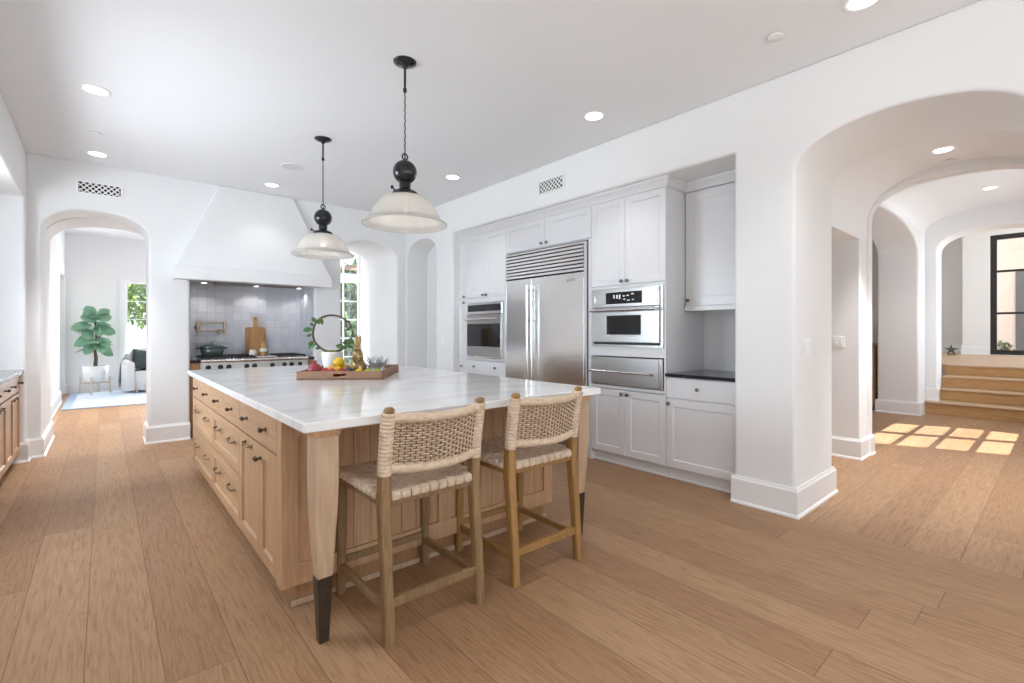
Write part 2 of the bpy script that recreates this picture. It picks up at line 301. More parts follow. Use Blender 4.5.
M['silver'] = flat('silver_leaf', (0.62, 0.64, 0.66), 0.5, vary=0.15, vscale=40)
M['bottle'] = flat('amber_oil', (0.50, 0.27, 0.08), 0.15, coat=0.6)
M['wax'] = flat('cream_wax', (0.85, 0.80, 0.70), 0.4)
M['plastic'] = flat('white_plastic', (0.86, 0.86, 0.86), 0.35)
M['vent'] = flat('vent_dark', (0.035, 0.035, 0.035), 0.8)
M['speaker'] = flat('speaker_mesh', (0.74, 0.74, 0.74), 0.9, bump=0.4, bscale=250)
M['stucco'] = flat('pink_stucco', (0.72, 0.60, 0.53), 0.9, bump=0.2, bscale=40)
M['door_grey'] = flat('grey_door_paint', (0.10, 0.105, 0.11), 0.5)
M['grass'] = flat('paving', (0.55, 0.53, 0.48), 0.9, vary=0.1, vscale=3)
M['tree'] = flat('tree_leaves', (0.13, 0.24, 0.05), 0.6, vary=0.5, vscale=2)
M['tree_dark'] = flat('dark_tree_leaves', (0.05, 0.12, 0.03), 0.6, vary=0.5, vscale=2)
M['beam'] = flat('eave_timber', (0.20, 0.14, 0.10), 0.7)
M['star'] = flat('verdigris_metal', (0.09, 0.10, 0.095), 0.6, 0.4, bump=0.6, bscale=60)
M['tanwood'] = wood('tan_wood', (0.46, 0.32, 0.20), (0.34, 0.22, 0.13), 'Z', 0.6)
# ---------------------------------------------------------------- mesh builder
class MB:
    def __init__(s): s.v = []; s.f = []; s.sm = []
    def add(s, vs, fs, smooth=False, X=None):
        k = len(s.v)
        for p in vs:
            p = Vector(p); s.v.append(tuple(X @ p) if X else tuple(p))
        for f in fs: s.f.append([i + k for i in f]); s.sm.append(smooth)
        return s
    def box(s, x0, x1, y0, y1, z0, z1, X=None):
        vs = [(x, y, z) for z in (z0, z1) for y in (y0, y1) for x in (x0, x1)]
        return s.add(vs, [(0, 2, 3, 1), (4, 5, 7, 6), (0, 1, 5, 4), (2, 6, 7, 3), (0, 4, 6, 2), (1, 3, 7, 5)], False, X)
    def loft(s, rings, closed=True, cap=True, smooth=True, loop=False, X=None):
        n = len(rings[0]); vs = [p for r in rings for p in r]; fs = []
        R = len(rings)
        for i in range(R if loop else R - 1):
            for j in range(n if closed else n - 1):
                a = i * n + j; b = i * n + (j + 1) % n; c = ((i + 1) % R) * n + (j + 1) % n; d = ((i + 1) % R) * n + j
                fs.append((a, b, c, d))
        k0 = len(s.f); s.add(vs, fs, smooth, X)
        if cap and not loop and closed:
            s.add(rings[0], [tuple(reversed(range(n)))], False, X); s.add(rings[-1], [tuple(range(n))], False, X)
        return s
    def tube(s, pts, r, n=8, loop=False, cap=True, sq=(1, 1), X=None):
        P = [Vector(p) for p in pts]; N = len(P); rings = []
        T = []
        for i in range(N):
            a = P[(i - 1) % N] if (loop or i > 0) else P[i]; b = P[(i + 1) % N] if (loop or i < N - 1) else P[i]
            t = (b - a); T.append(t.normalized() if t.length > 1e-9 else Vector((0, 0, 1)))
        up = Vector((0, 0, 1)) if abs(T[0].z) < 0.9 else Vector((1, 0, 0))
        nn = (up - T[0] * up.dot(T[0])).normalized()
        for i in range(N):
            nn = (nn - T[i] * nn.dot(T[i]));
            nn = nn.normalized() if nn.length > 1e-6 else T[i].orthogonal().normalized()
            bb = T[i].cross(nn); rr = r[i] if isinstance(r, (list, tuple)) else r
            rings.append([tuple(P[i] + (nn * math.cos(2 * PI * k / n) * sq[0] + bb * math.sin(2 * PI * k / n) * sq[1]) * rr) for k in range(n)])
        return s.loft(rings, True, cap, True, loop, X)
    def lathe(s, prof, n=24, c=(0, 0, 0), X=None, rib=None, cap=True):
        rings = []
        for (r, z) in prof:
            rings.append([(c[0] + r * (1 + (rib(2 * PI * k / n) if rib else 0)) * math.cos(2 * PI * k / n), c[1] + r * (1 + (rib(2 * PI * k / n) if rib else 0)) * math.sin(2 * PI * k / n), c[2] + z) for k in range(n)])
        return s.loft(rings, True, cap, True, False, X)
    def ball(s, c, r, n=16, m=10, X=None):
        r = r if isinstance(r, (tuple, list)) else (r, r, r)
        rings = [[(c[0] + r[0] * math.sin(PI * i / m) * math.cos(2 * PI * k / n), c[1] + r[1] * math.sin(PI * i / m) * math.sin(2 * PI * k / n), c[2] - r[2] * math.cos(PI * i / m)) for k in range(n)] for i in range(m + 1)]
        rings[0] = [(p[0] * 0.999 + c[0] * 0.001, p[1], p[2]) for p in rings[0]]
        return s.loft(rings, True, False, True, False, X)
    def prism(s, poly, y0, y1, axis='y', X=None, smooth=False):
        # polygon (a, b) extruded: axis y -> (a, y, b); axis x -> (x, a, b); axis z -> (a, b, z)
        f = {'y': lambda a, b, q: (a, q, b), 'x': lambda a, b, q: (q, a, b), 'z': lambda a, b, q: (a, b, q)}[axis]
        n = len(poly); vs = [f(a, b, y0) for a, b in poly] + [f(a, b, y1) for a, b in poly]
        s.add(vs, [(i, (i + 1) % n, n + (i + 1) % n, n + i) for i in range(n)], smooth, X)
        s.add(vs[:n], [tuple(reversed(range(n)))], False, X); s.add(vs[n:], [tuple(range(n))], False, X)
        return s
def obj(name, mb, m, parent=None, bevel=0.0, seg=2, label=None, weld=False, angle=35):
    me = bpy.data.meshes.new(name); me.from_pydata(mb.v, [], mb.f); me.update()
    bm = bmesh.new(); bm.from_mesh(me)
    for f, q in zip(bm.faces, mb.sm): f.smooth = q
    if weld: bmesh.ops.remove_doubles(bm, verts=bm.verts, dist=1e-5)
    if weld and bevel: bmesh.ops.dissolve_limit(bm, angle_limit=math.radians(0.6), verts=bm.verts, edges=bm.edges)
    bmesh.ops.recalc_face_normals(bm, faces=bm.faces); bm.to_mesh(me); bm.free()
    me.materials.append(m)
    o = bpy.data.objects.new(name, me); COL.objects.link(o)
    if parent: o.parent = parent
    if bevel:
        b = o.modifiers.new('soft_edges', 'BEVEL'); b.width = bevel; b.segments = seg; b.limit_method = 'ANGLE'; b.angle_limit = math.radians(angle)
        b.harden_normals = False
    if label: o['label'] = label
    return o
def struct(name, mb, m, **k):
    o = obj(name, mb, m, **k); o['kind'] = 'structure'; return o
def thing(name, label, cat, loc=(0, 0, 0), rz=0.0, group=None):
    o = bpy.data.objects.new(name, None); COL.objects.link(o); o.location = loc; o.rotation_euler = (0, 0, rz)
    o.empty_display_size = 0.1; tag(o, label, cat, group); return o
def tag(o, label, cat, group=None):
    o['label'] = label; o['category'] = cat
    if group: o['group'] = group
    return o
def copy_tree(o, parent=None):
    c = o.copy(); COL.objects.link(c)
    if parent: c.parent = parent
    for ch in list(o.children): copy_tree(ch, c)
    return c
def arch_z(o, u):
    if o['zt'] - o['zs'] < 1e-6: return o['zs']
    c = (o['a'] + o['b']) / 2; h = (o['b'] - o['a']) / 2; t = min(1.0, abs((u - c) / h)); n = o.get('n', 2.5)
    return o['zs'] + (o['zt'] - o['zs']) * (1 - t ** n) ** (1 / n)
def arch_wall(mb, axis, p0, p1, u0, u1, ztop, ops=(), zb=0.0, ends=(1, 1), extra=()):
    P = (lambda u, z, p: (u, p, z)) if axis == 'x' else (lambda u, z, p: (p, u, z))
    L = sorted({round(zb, 5), round(ztop, 5)} | {round(o['zs'], 5) for o in ops} | {round(o.get('z0', zb), 5) for o in ops} | {round(z, 5) for z in extra})
    def q(a, b, c, d): mb.add([a, b, c, d], [(0, 1, 2, 3)], False)
    def face(ua, ub, za, zb_, zc, zd):
        for p in (p0, p1): q(P(ua, za, p), P(ub, zb_, p), P(ub, zc, p), P(ua, zd, p))
    ops = sorted(ops, key=lambda o: o['a']); cur = u0; segs = []
    for o in ops: segs.append((cur, o['a'], None)); segs.append((o['a'], o['b'], o)); cur = o['b']
    segs.append((cur, u1, None))
    for ua, ub, o in segs:
        if ub - ua < 1e-6: continue
        if o is None:
            for i in range(len(L) - 1): face(ua, ub, L[i], L[i], L[i + 1], L[i + 1])
            q(P(ua, ztop, p0), P(ub, ztop, p0), P(ub, ztop, p1), P(ua, ztop, p1))
        else:
            N = 36 if o['zt'] > o['zs'] else 1
            us = [ua + (ub - ua) * (0.5 - 0.5 * math.cos(PI * i / N)) for i in range(N + 1)]; zs = [arch_z(o, u) for u in us]
            z0 = o.get('z0', zb)
            for i in range(N):
                lv = [z for z in L if o['zs'] + 1e-6 < z < ztop - 1e-6]
                for p in (p0, p1):
                    poly = [P(us[i], zs[i], p), P(us[i + 1], zs[i + 1], p)]
                    if i == N - 1: poly += [P(us[i + 1], z, p) for z in lv]
                    poly += [P(us[i + 1], ztop, p), P(us[i], ztop, p)]
                    if i == 0: poly += [P(us[i], z, p) for z in reversed(lv)]
                    mb.add(poly, [tuple(range(len(poly)))], False)
                q(P(us[i], zs[i], p0), P(us[i + 1], zs[i + 1], p0), P(us[i + 1], zs[i + 1], p1), P(us[i], zs[i], p1))
                q(P(us[i], ztop, p0), P(us[i + 1], ztop, p0), P(us[i + 1], ztop, p1), P(us[i], ztop, p1))
            ll = [z for z in L if z0 - 1e-6 <= z <= o['zs'] + 1e-6]
            for u in (ua, ub):
                for i in range(len(ll) - 1): q(P(u, ll[i], p0), P(u, ll[i + 1], p0), P(u, ll[i + 1], p1), P(u, ll[i], p1))
            if z0 > zb:
                lb = [z for z in L if z <= z0 + 1e-6]
                for i in range(len(lb) - 1): face(ua, ub, lb[i], lb[i], lb[i + 1], lb[i + 1])
                q(P(ua, z0, p0), P(ub, z0, p0), P(ub, z0, p1), P(ua, z0, p1))
    for u in [u for u, e in zip((u0, u1), ends) if e]:
        for i in range(len(L) - 1): q(P(u, L[i], p0), P(u, L[i + 1], p0), P(u, L[i + 1], p1), P(u, L[i], p1))
    return mb
def sweep(mb, path, prof, z=0.0):
    # profile (offset to the left of the path, height) along a plan path with mitred corners
    P = [Vector((a, b)) for a, b in path]; rings = []
    for i, p in enumerate(P):
        d0 = (P[i] - P[i - 1]).normalized() if i > 0 else None; d1 = (P[i + 1] - P[i]).normalized() if i < len(P) - 1 else None
        n0 = Vector((-d0.y, d0.x)) if d0 else None; n1 = Vector((-d1.y, d1.x)) if d1 else None
        if n0 and n1:
            b = (n0 + n1).normalized(); m = b / max(0.2, b.dot(n0))
        else: m = n0 or n1
        rings.append([(p.x + m.x * o, p.y + m.y * o, z + h) for o, h in prof])
    return mb.loft(rings, True, True, False)
BASE = [(0, 0), (0.034, 0), (0.032, 0.012), (0.022, 0.022), (0.022, 0.175), (0.014, 0.19), (0.012, 0.2), (0, 0.2)]
CROWN = [(0, 0), (0.012, 0), (0.012, 0.018), (0.03, 0.045), (0.05, 0.062), (0.05, 0.082), (0, 0.082)]
# ---------------------------------------------------------------- the setting
struct('floor', MB().box(-3, 3.588, -4, 14.6, -0.12, 0).box(3.588, 3.8, 1.2, 5.9, -0.12, 0).box(3.588, 5.4, 5.9, 10.6, -0.12, 0), M['floor_k'])
struct('floor_hall', MB().box(3.588, 10.8, -1.3, 1.2, -0.12, 0).box(3.8, 10.8, 1.2, 4.3, -0.12, 0), M['floor_h'])
struct('ceiling', MB().box(-1.4, 4.42, -3.5, 7.85, 3.07, 3.25), M['ceil'])
struct('ceiling_sitting_room', MB().box(-1.0, 2.5, 7.23, 13.8, 3.33, 3.45), M['ceil'])
struct('ceiling_nook', MB().box(2.45, 4.9, 7.85, 10.3, 3.05, 3.2), M['ceil'])
struct('ceiling_hall', MB().box(4.4, 6.0, -1.1, 2.8, 2.95, 3.1).box(6.15, 9.95, -1.1, 4.3, 3.2, 3.3), M['ceil'])
struct('ceiling_foyer', MB().box(9.95, 17.3, -3.2, 4.4, 3.95, 4.1), M['ceil'])
LA = dict(a=-0.487, b=0.385, zs=2.30, zt=2.572, n=2.25); RA = dict(a=2.589, b=3.474, zs=2.35, zt=2.628, n=2.25)
m = MB(); arch_wall(m, 'x', 6.8, 7.23, -1.4, 0.6, 3.32, [LA], ends=(1, 0), extra=(1.93, RA['zs']))
arch_wall(m, 'x', 6.8, 7.85, 0.6, 4.4, 3.32, [dict(a=0.778, b=2.225, zs=1.93, zt=1.93), RA], ends=(0, 1), extra=(LA['zs'],))
m.add([(0.6, 7.23, 0), (0.6, 7.85, 0), (0.6, 7.85, 3.32), (0.6, 7.23, 3.32)], [(0, 1, 2, 3)])
struct('wall_back', m, M['wall'], weld=True, bevel=0.022, seg=3)
m = MB(); arch_wall(m, 'x', 7.231, 7.85, -0.75, 0.7, 3.32, [dict(a=-0.487, b=0.598, zs=2.30, zt=2.574, n=2.25)]); struct('wall_vestibule', m, M['wall'], weld=True)
struct('wall_range_alcove', MB().box(0.77, 2.235, 7.43, 7.6, 0, 1.94), M['tile'])
struct('trim_1', MB().box(0.778, 0.790, 6.86, 7.43, 0.90, 1.93).box(2.213, 2.225, 6.86, 7.43, 0.90, 1.93), M['tile'])
m = MB(); arch_wall(m, 'y', 3.6, 4.4, -3.4, 6.8, 3.07, [dict(a=0.10, b=1.215, zs=2.38, zt=2.63, n=2.05), dict(a=1.63, b=5.443, zs=2.616, zt=2.616), dict(a=5.865, b=6.74, zs=2.38, zt=2.655, n=2.3)])
struct('wall_right', m, M['wall'], weld=True, bevel=0.022, seg=3)
struct('wall_cabinet_alcove', MB().box(4.375, 4.42, 1.61, 5.46, 0, 2.63), M['wall'])
struct('wall_arched_niche', MB().box(3.965, 4.2, 5.85, 6.76, 0, 2.7), M['wall'])
m = MB(); arch_wall(m, 'y', -1.4, -0.585, 2.5, 6.8, 3.07, [dict(a=2.8, b=6.62, zs=2.6, zt=2.6)])
struct('wall_left', m, M['wall'], weld=True, bevel=0.02, seg=3)
m = MB(); arch_wall(m, 'y', -1.4, -1.24, 2.75, 6.7, 2.65, [dict(a=3.4, b=5.6, zs=2.4, zt=2.4, z0=1.05)]); struct('wall_left_recess', m, M['wall'], weld=True)
m = MB(); arch_wall(m, 'y', -0.785, -0.585, -3.4, 2.5, 3.07, [dict(a=-2.1, b=0.5, zs=2.55, zt=2.55, z0=0.35)]); struct('wall_left_near', m, M['wall'], weld=True)
m = MB(); arch_wall(m, 'x', -3.4, -3.2, -0.785, 4.4, 3.07, [dict(a=-0.25, b=2.05, zs=2.6, zt=2.6, z0=0.3), dict(a=2.25, b=3.5, zs=2.6, zt=2.6, z0=0.3)]); struct('wall_rear', m, M['wall'], weld=True)
# sitting room beyond the left arch
m = MB(); arch_wall(m, 'y', -0.81, -0.61, 7.23, 13.7, 3.35, [dict(a=11.95, b=13.3, zs=2.42, zt=2.42)]); m.box(-0.7, -0.487, 7.86, 8.0, 0, 3.34); struct('wall_sitting_left', m, M['wall'], weld=True)
m = MB(); arch_wall(m, 'x', 13.5, 13.7, -0.81, 2.45, 3.35, [dict(a=0.345, b=1.15, zs=2.40, zt=2.40, z0=0.3), dict(a=1.3, b=2.2, zs=2.40, zt=2.40, z0=0.3)]); struct('wall_sitting_back', m, M['wall'], weld=True)
struct('wall_sitting_right', MB().box(2.39, 2.45, 7.85, 13.7, 0, 3.35), M['wall'])
# breakfast nook beyond the right arch
m = MB()
m.box(2.45, 2.9, 10.0, 10.2, 0, 3.1).box(4.24, 4.8, 10.0, 10.2, 0, 3.1).box(2.9, 4.24, 10.0, 10.2, 0, 0.3).box(2.9, 4.24, 10.0, 10.2, 2.37, 2.5).box(2.9, 4.24, 10.0, 10.2, 2.95, 3.1)
struct('wall_nook_back', m, M['wall'])
m = MB(); arch_wall(m, 'y', 4.6, 4.8, 7.85, 10.0, 3.1, [dict(a=8.2, b=9.7, zs=2.5, zt=2.5, z0=0.3)]); struct('wall_nook_right', m, M['wall'], weld=True)
# hall beyond the passage arch
m = MB(); arch_wall(m, 'x', 1.35, 1.75, 4.4, 5.71, 2.9, [dict(a=4.41, b=5.709, zs=2.2, zt=2.2)]); struct('wall_hall_opening', m, M['wall'], weld=True, bevel=0.015)
struct('wall_hall_pier', MB().box(5.71, 6.15, 1.35, 2.75, 0, 3.1), M['wall'], bevel=0.03, seg=3)
m = MB(); arch_wall(m, 'y', 4.402, 5.998, -0.24, 1.74, 3.0, [dict(a=-0.03, b=1.347, zs=2.40, zt=2.845, n=2.1)], zb=2.203); struct('ceiling_hall_vault', m, M['ceil'], weld=True)
m = MB(); arch_wall(m, 'y', 6.152, 9.948, -0.5, 1.96, 3.25, [dict(a=-0.38, b=1.468, zs=2.86, zt=3.145, n=2.1)], zb=2.83); struct('ceiling_passage_vault', m, M['ceil'], weld=True)
struct('wall_hall_closet', MB().box(4.4, 5.75, 2.65, 2.75, 0, 2.9).box(4.4, 4.45, 1.75, 2.7, 0, 2.9), M['wall'])
m = MB(); arch_wall(m, 'y', 6.0, 6.15, -1.1, 1.36, 3.2, [dict(a=0.0, b=1.335, zs=2.42, zt=2.752, n=2.4)]); struct('wall_hall_arch', m, M['wall'], weld=True, bevel=0.022, seg=3)
m = MB(); arch_wall(m, 'x', 1.47, 1.98, 6.15, 9.95, 3.3, [dict(a=6.3, b=9.4, zs=2.42, zt=2.82, n=2.3)]); struct('wall_hall_left', m, M['wall'], weld=True, bevel=0.025, seg=3)
m = MB(); arch_wall(m, 'x', -0.5, -0.4, 6.15, 9.95, 3.2, [dict(a=7.40, b=9.16, zs=2.50, zt=2.50, z0=0.95)]); struct('wall_hall_right', m, M['wall'], weld=True)
m = MB(); arch_wall(m, 'x', -0.35, -0.25, 4.4, 6.0, 2.9, [dict(a=4.55, b=5.85, zs=2.4, zt=2.4, z0=0.1)]); struct('wall_hall_side', m, M['wall'], weld=True)
struct('sun_blocker_porch', MB().box(4.41, 7.0, -3.1, -0.5, 2.72, 2.8), M['trim'])  # unseen slab added to keep the sun out of the first hall bay
struct('sun_blocker_rear', MB().box(-1.6, 6.5, -6.2, -3.41, 2.75, 2.85), M['trim'])  # unseen slab added to keep the sun out of the rear openings
struct('wall_side_room', MB().box(6.2, 10.0, 4.2, 4.3, 0, 3.3).box(6.05, 6.15, 1.98, 4.2, 0, 3.3), M['wall'])
m = MB(); arch_wall(m, 'y', 9.95, 10.4, -3.1, 4.3, 4.0, [dict(a=0.0, b=1.335, zs=2.52, zt=2.835, n=2.4, z0=0.0)]); struct('wall_foyer_arch', m, M['wall'], weld=True, bevel=0.022, seg=3)
struct('floor_landing', MB().box(10.78, 17.3, -3.1, 4.3, 0.60, 0.7245), M['tread'])
m = MB(); arch_wall(m, 'y', 16.0, 16.2, -3.1, 1.67, 4.0, [dict(a=-0.95, b=1.19, zs=3.56, zt=3.56, z0=0.735)], zb=0.6); struct('wall_foyer_back', m, M['wall'], weld=True)
struct('wall_foyer_recess', MB().box(17.0, 17.2, 1.5, 4.3, 0.6, 4.0).box(16.2, 17.0, 1.57, 1.67, 0.6, 4.0), M['wall'])
struct('wall_foyer_left', MB().box(10.4, 17.2, 4.2, 4.3, 0.6, 4.0), M['wall'])
m = MB(); arch_wall(m, 'x', -3.1, -2.9, 10.4, 16.2, 4.0, [dict(a=11.4, b=14.6, zs=3.5, zt=3.5, z0=1.1)], zb=0.6); struct('wall_foyer_right', m, M['wall'], weld=True)
# baseboards
def base(name, *paths, z=0.0):
    mb = MB()
    for p in paths: sweep(mb, p, BASE, z)
    struct(name, mb, M['trim'])
base('baseboard_pillar', [(4.4, 1.60), (4.4, 1.215), (3.6, 1.215), (3.6, 1.645)])
base('baseboard_right', [(3.6, 5.443), (3.6, 5.865), (3.965, 5.865), (3.965, 6.74), (3.6, 6.74), (3.6, 6.8), (3.474, 6.8), (3.474, 7.85)])
base('baseboard_back', [(0.778, 6.8), (0.385, 6.8), (0.385, 7.23)], [(2.589, 7.85), (2.589, 6.8), (2.225, 6.8)])
base('baseboard_left', [(-0.487, 8.0), (-0.487, 6.8), (-0.585, 6.8), (-0.585, 6.62), (-1.24, 6.62)])
base('baseboard_sitting', [(-0.61, 11.95), (-0.61, 8.0), (-0.487, 8.0)], [(0.7, 7.85), (2.39, 7.85), (2.39, 13.5), (-0.61, 13.5), (-0.61, 13.3)])
base('baseboard_nook', [(3.474, 7.85), (4.6, 7.85), (4.6, 10.0), (2.45, 10.0), (2.45, 7.85), (2.589, 7.85)])
base('baseboard_hall', [(6.15, 1.335), (6.0, 1.335), (5.99, 1.35), (5.71, 1.35), (5.71, 2.65)], [(9.74, 1.47), (9.4, 1.47), (9.4, 1.98), (9.95, 1.98), (9.95, 4.2)])
base('baseboard_stair', [(10.06, 1.335), (9.95, 1.335), (9.95, 1.47)], z=0.19)
base('baseboard_foyer', [(16.0, 1.25), (16.0, 1.67), (17.0, 1.67), (17.0, 4.2)], z=0.725)
# windows: frame plus its panes
def window(name, axis, pos, u0, u1, z0, z1, nu, nv, fm, fw=0.055, mw=0.022, dp=0.05, sill=False):
    P = (lambda mb, a, b, c, d, p=dp: mb.box(a, b, pos - p / 2, pos + p / 2, c, d)) if axis == 'x' else (lambda mb, a, b, c, d, p=dp: mb.box(pos - p / 2, pos + p / 2, a, b, c, d))
    mb = MB(); P(mb, u0, u0 + fw, z0, z1); P(mb, u1 - fw, u1, z0, z1); P(mb, u0 + fw, u1 - fw, z0, z0 + fw); P(mb, u0 + fw, u1 - fw, z1 - fw, z1)
    a, b, c, d = u0 + fw, u1 - fw, z0 + fw, z1 - fw
    for i in range(1, nu): u = a + (b - a) * i / nu; P(mb, u - mw / 2, u + mw / 2, c, d, dp * 0.7)
    for j in range(1, nv): z = c + (d - c) * j / nv; P(mb, a, b, z - mw / 2, z + mw / 2, dp * 0.6)
    o = struct(name, mb, fm)
    g = MB(); P(g, a, b, c, d, 0.006); obj('pane', g, M['pane'], o)
    return o
window('window_1', 'x', 13.56, 0.345, 1.15, 0.3, 2.40, 2, 5, M['trim'], 0.05, 0.02)
window('added_window_2', 'x', 13.56, 1.3, 2.2, 0.3, 2.40, 2, 5, M['trim'], 0.05, 0.02)  # unseen window invented to light the sitting room
window('window_3', 'x', 10.08, 2.9, 4.24, 0.3, 2.37, 4, 5, M['trim'], 0.04, 0.025)
window('window_4', 'x', 10.08, 2.9, 4.24, 2.5, 2.95, 4, 1, M['trim'], 0.03, 0.025)
window('added_window_5', 'y', 4.7, 8.2, 9.7, 0.3, 2.5, 3, 4, M['trim'])  # unseen window invented to light the nook
window('window_6', 'x', -0.46, 7.40, 9.16, 0.95, 2.50, 2, 4, M['trim'], 0.03, 0.05, 0.03)
struct('trim_6', MB().box(8.20, 8.36, -0.475, -0.445, 0.98, 2.47), M['trim'])
window('window_7', 'y', 16.05, -0.95, 1.19, 0.735, 3.56, 2, 1, M['frame_black'], 0.11, 0.05, 0.08)
window('added_window_8', 'x', -3.0, 11.4, 14.6, 1.1, 3.5, 4, 3, M['frame_black'])  # unseen window invented to light the foyer
window('added_window_9', 'x', -3.3, -0.25, 2.05, 0.3, 2.6, 4, 4, M['trim'])  # invented behind the camera to let in fill light
window('added_window_10', 'x', -3.3, 2.25, 3.5, 0.3, 2.6, 2, 4, M['trim'])  # second invented rear window, also for fill light
window('added_window_11', 'y', -0.69, -2.1, 0.5, 0.35, 2.55, 4, 4, M['trim'])  # invented out of view to light the kitchen from the left
window('added_window_13', 'x', -0.30, 4.55, 5.85, 0.1, 2.4, 2, 4, M['trim'])  # unseen window invented to brighten the first hall bay
window('added_window_12', 'y', -1.33, 3.4, 5.6, 1.05, 2.4, 3, 2, M['trim'])  # unseen window added over the counter to light the far kitchen
o = struct('trim_2', MB().box(16.02, 16.08, -0.84, 1.08, 2.675, 2.725).box(16.02, 16.08, -0.84, 1.08, 1.685, 1.735), M['frame_black'])
# glazed door in the sitting room's left wall
m = MB()
for a, b in ((11.96, 12.62), (12.635, 13.29)):
    m.box(-0.74, -0.69, a, a + 0.10, 0.01, 2.41).box(-0.74, -0.69, b - 0.10, b, 0.01, 2.41).box(-0.74, -0.69, a + 0.1, b - 0.1, 0.01, 0.2).box(-0.74, -0.69, a + 0.1, b - 0.1, 2.31, 2.41)
d1 = struct('door_1', m, M['trim'])
obj('pane', MB().box(-0.718, -0.712, 12.06, 12.52, 0.2, 2.31).box(-0.718, -0.712, 12.735, 13.19, 0.2, 2.31), M['pane'], d1)
obj('door_handle', MB().tube([(-0.69, 12.57, 1.0), (-0.64, 12.57, 1.0), (-0.64, 12.48, 1.0)], 0.009), M['bronze'], d1)
# casing round the sitting room window
struct('trim_3', MB().box(0.255, 0.345, 13.475, 13.499, 0.3, 2.40).box(1.15, 1.24, 13.475, 13.499, 0.3, 2.4).box(0.255, 1.24, 13.475, 13.499, 2.40, 2.50).box(0.24, 1.25, 13.45, 13.5, 0.26, 0.3), M['trim'])
# crown under the soffit, over the cabinets (front run, returns to the shallower run by the pillar)
m = MB(); sweep(m, [(4.015, 1.62), (4.015, 2.262), (3.70, 2.262), (3.70, 5.443)], CROWN, 2.5335); struct('trim_4', m, M['cab'])
# stairs up to the foyer
st = thing('staircase', 'four oak steps rising through the far arch to the raised foyer', 'stairs', (9.75, 0.67, 0))
st['kind'] = 'structure'
xs = [0.0, 0.33, 0.66, 0.99]; zs = [0.19, 0.375, 0.555, 0.725]; zprev = 0.0
for i in range(4):
    ya, yb = (-1.05, 0.80) if i == 0 else (-0.665, 0.66)
    depth = 0.36 if i < 3 else 0.069
    obj('riser', MB().box(xs[i], xs[i] + 0.02, ya, yb, zprev, zs[i] - 0.028), M['stair'], st)
    obj('tread', MB().box(xs[i] - 0.022, xs[i] + depth - 0.04, ya, yb, zs[i] - 0.028, zs[i]), M['tread'], st, bevel=0.008)
    zprev = zs[i]
# ---------------------------------------------------------------- cabinet helpers (local frame: x to the right as seen from the front, front at y = 0, depth to +y)
def shaker(mb, x0, x1, z0, z1, t=0.02, fw=0.062, rec=0.008, y=0.0, flatp=False):
    def R(i, d): return [(x0 + i, y + d, z0 + i), (x1 - i, y + d, z0 + i), (x1 - i, y + d, z1 - i), (x0 + i, y + d, z1 - i)]
    e = 0.0015
    rings = [R(0, t), R(0, e), R(e, 0)]
    if not flatp: rings += [R(fw, 0), R(fw + 0.004, rec * 0.6), R(fw + 0.009, rec)]
    return mb.loft(rings, True, True, False)
def door(parent, x0, x1, z0, z1, m, name='door', **k):
    g = 0.0018; return obj(name, shaker(MB(), x0 + g, x1 - g, z0 + g, z1 - g, **k), m, parent)
def knob(parent, x, z, m=None, r=0.018, name='knob'):
    X = Matrix.Translation((x, 0, z)) @ Matrix.Rotation(PI / 2, 4, 'X')
    return obj(name, MB().lathe([(0.009, 0), (0.009, 0.002), (0.005, 0.005), (0.005, 0.014), (r * 0.8, 0.017), (r, 0.022), (r * 0.85, 0.028), (r * 0.3, 0.031)], 14, X=X), m or M['pewter'], parent)
def tknob(parent, x, z, w=0.026):
    X = Matrix.Translation((x, 0, z))
    mb = MB().lathe([(0.011, 0), (0.011, 0.003), (0.006, 0.006), (0.006, 0.022)], 12, X=X @ Matrix.Rotation(PI / 2, 4, 'X'))
    mb.tube([(x - w / 2, -0.027, z), (x - w / 4, -0.027, z), (x, -0.027, z), (x + w / 4, -0.027, z), (x + w / 2, -0.027, z)], [0.011, 0.010, 0.007, 0.010, 0.011], 10)
    return obj('knob', mb, M['bronze'], parent)
def pull(parent, x, z, w=0.11, vert=False):
    pts = [(-w / 2, 0, 0), (-w / 2, -0.014, 0), (-w * 0.46, -0.020, -0.002), (-w * 0.2, -0.023, -0.006), (0, -0.024, -0.008), (w * 0.2, -0.023, -0.006), (w * 0.46, -0.020, -0.002), (w / 2, -0.014, 0), (w / 2, 0, 0)]
    if vert: pts = [(c, b, a) for a, b, c in pts]
    pts = [(x + a, b, z + c) for a, b, c in pts]
    mb = MB().tube(pts, 0.006, 8)
    for s in (-1, 1):
        q = Matrix.Translation((x + (0 if vert else s * w / 2), 0, z + (s * w / 2 if vert else 0))) @ Matrix.Rotation(PI / 2, 4, 'X')
        mb.lathe([(0.011, 0), (0.011, 0.004), (0.007, 0.008)], 12, X=q)
    return obj('pull', mb, M['brassy'], parent)
def carcass(mb, w, d, z0, z1, shelves=(), y0=0.021, t=0.019, floor_=True):
    mb.box(0, t, y0, d, z0, z1).box(w - t, w, y0, d, z0, z1).box(t, w - t, d - 0.008, d, z0, z1)
    for z in [z0] * bool(floor_) + [z1 - t] + list(shelves): mb.box(t, w - t, y0, d - 0.008, z, z + t)
    return mb
RW = -PI / 2   # cabinets on the right wall face -X
